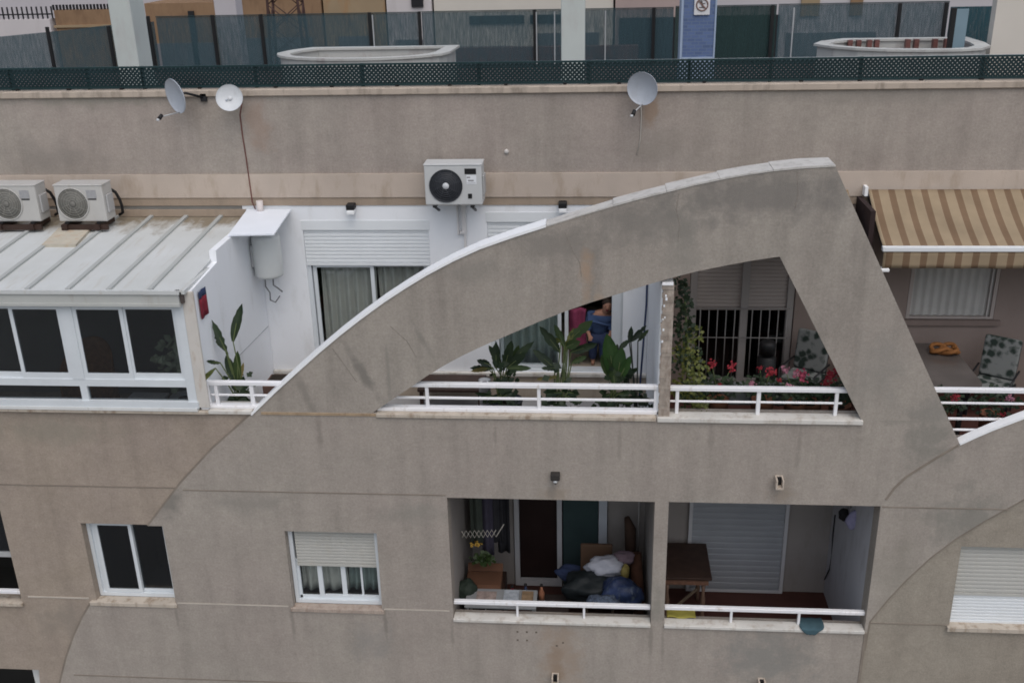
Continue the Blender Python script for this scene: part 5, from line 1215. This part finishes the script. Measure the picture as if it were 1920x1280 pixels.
house('house', 3.2, 12.5, 16.7, 4, 6, far_lilac, 'long pale lilac house front at the upper right', [(6.0, 6.45, 2.9, 4.5, far_tan, 'doorway'), (7.2, 7.5, 2.9, 4.5, far_ochre, 'doorway'), (3.4, 5.5, .6, 2.95, DG, 'garage_door'), (5.7, 7.9, .6, 2.5, far_grey, 'garage_door')])
t = thing('brick_wall', 'low red brick wall seen through the net beside the pale column', 'wall', (-.8, 14, .45)); G().box(-2.4, 1.9, 14.0, 14.25, .451, 2.55).obj('wall', brick_mat, t)
t = thing('lattice_mast', 'dark lattice mast standing behind the net fence at the upper left', 'mast', (-5.6, 12, .45))
lx = [(-6.25, 12.0), (-5.35, 12.0), (-5.35, 12.5), (-6.25, 12.5)]
tp = [(-5.98, 12.1), (-5.55, 12.1), (-5.55, 12.4), (-5.98, 12.4)]
rust = plain('rusty_mast', (.08, .045, .04), .8, .2, 5)
for (a, b) in zip(lx, tp): G().tube([(a[0], a[1], .45), (b[0], b[1], 7)], .03, 6).obj('leg', rust, t)
g = G(); N = 12
for f in (0, 1, 2, 3):
    for i in range(N):
        ua, ub = i/N, (i+1)/N; P0 = Vector((*lx[f], .45)).lerp(Vector((*tp[f], 7)), ua); P1 = Vector((*lx[(f+1) % 4], .45)).lerp(Vector((*tp[(f+1) % 4], 7)), ub)
        P2 = Vector((*lx[(f+1) % 4], .45)).lerp(Vector((*tp[(f+1) % 4], 7)), ua); P3 = Vector((*lx[f], .45)).lerp(Vector((*tp[f], 7)), ub)
        g.tube([P0, P1], .012, 5); g.tube([P2, P3], .012, 5)
g.obj('bracing', rust, t)

# ================================================================== LIGHT
w = bpy.data.worlds.new('World'); S.world = w; w.use_nodes = True
nt = w.node_tree; bg = nt.nodes['Background']; sky = nt.nodes.new('ShaderNodeTexSky'); sky.sky_type = 'NISHITA'
EL, AZ = 60, 160
sky.sun_disc = False; sky.sun_elevation = R(EL); sky.sun_rotation = R(AZ); sky.air_density = 1.2; sky.dust_density = 3.5; sky.ozone_density = 1
hs = nt.nodes.new('ShaderNodeHueSaturation'); hs.inputs['Saturation'].default_value = .7; nt.links.new(sky.outputs[0], hs.inputs['Color']); nt.links.new(hs.outputs[0], bg.inputs[0]); bg.inputs[1].default_value = .125
sl = bpy.data.lights.new('sun', 'SUN'); sl.energy = .75; sl.angle = R(80); sl.color = (1, .99, .975)
so = bpy.data.objects.new('sun', sl); COL.objects.link(so)
d = Vector((math.sin(R(AZ))*math.cos(R(EL)), math.cos(R(AZ))*math.cos(R(EL)), math.sin(R(EL))))
so.rotation_euler = (-d).to_track_quat('-Z', 'Y').to_euler()
S.view_settings.view_transform = 'Standard'; S.view_settings.look = 'None'; S.view_settings.exposure = .13; S.view_settings.gamma = 1
S.render.engine = 'CYCLES'
S.cycles.max_bounces = 8; S.cycles.transparent_max_bounces = 24
S.cycles.filter_width = 1.75
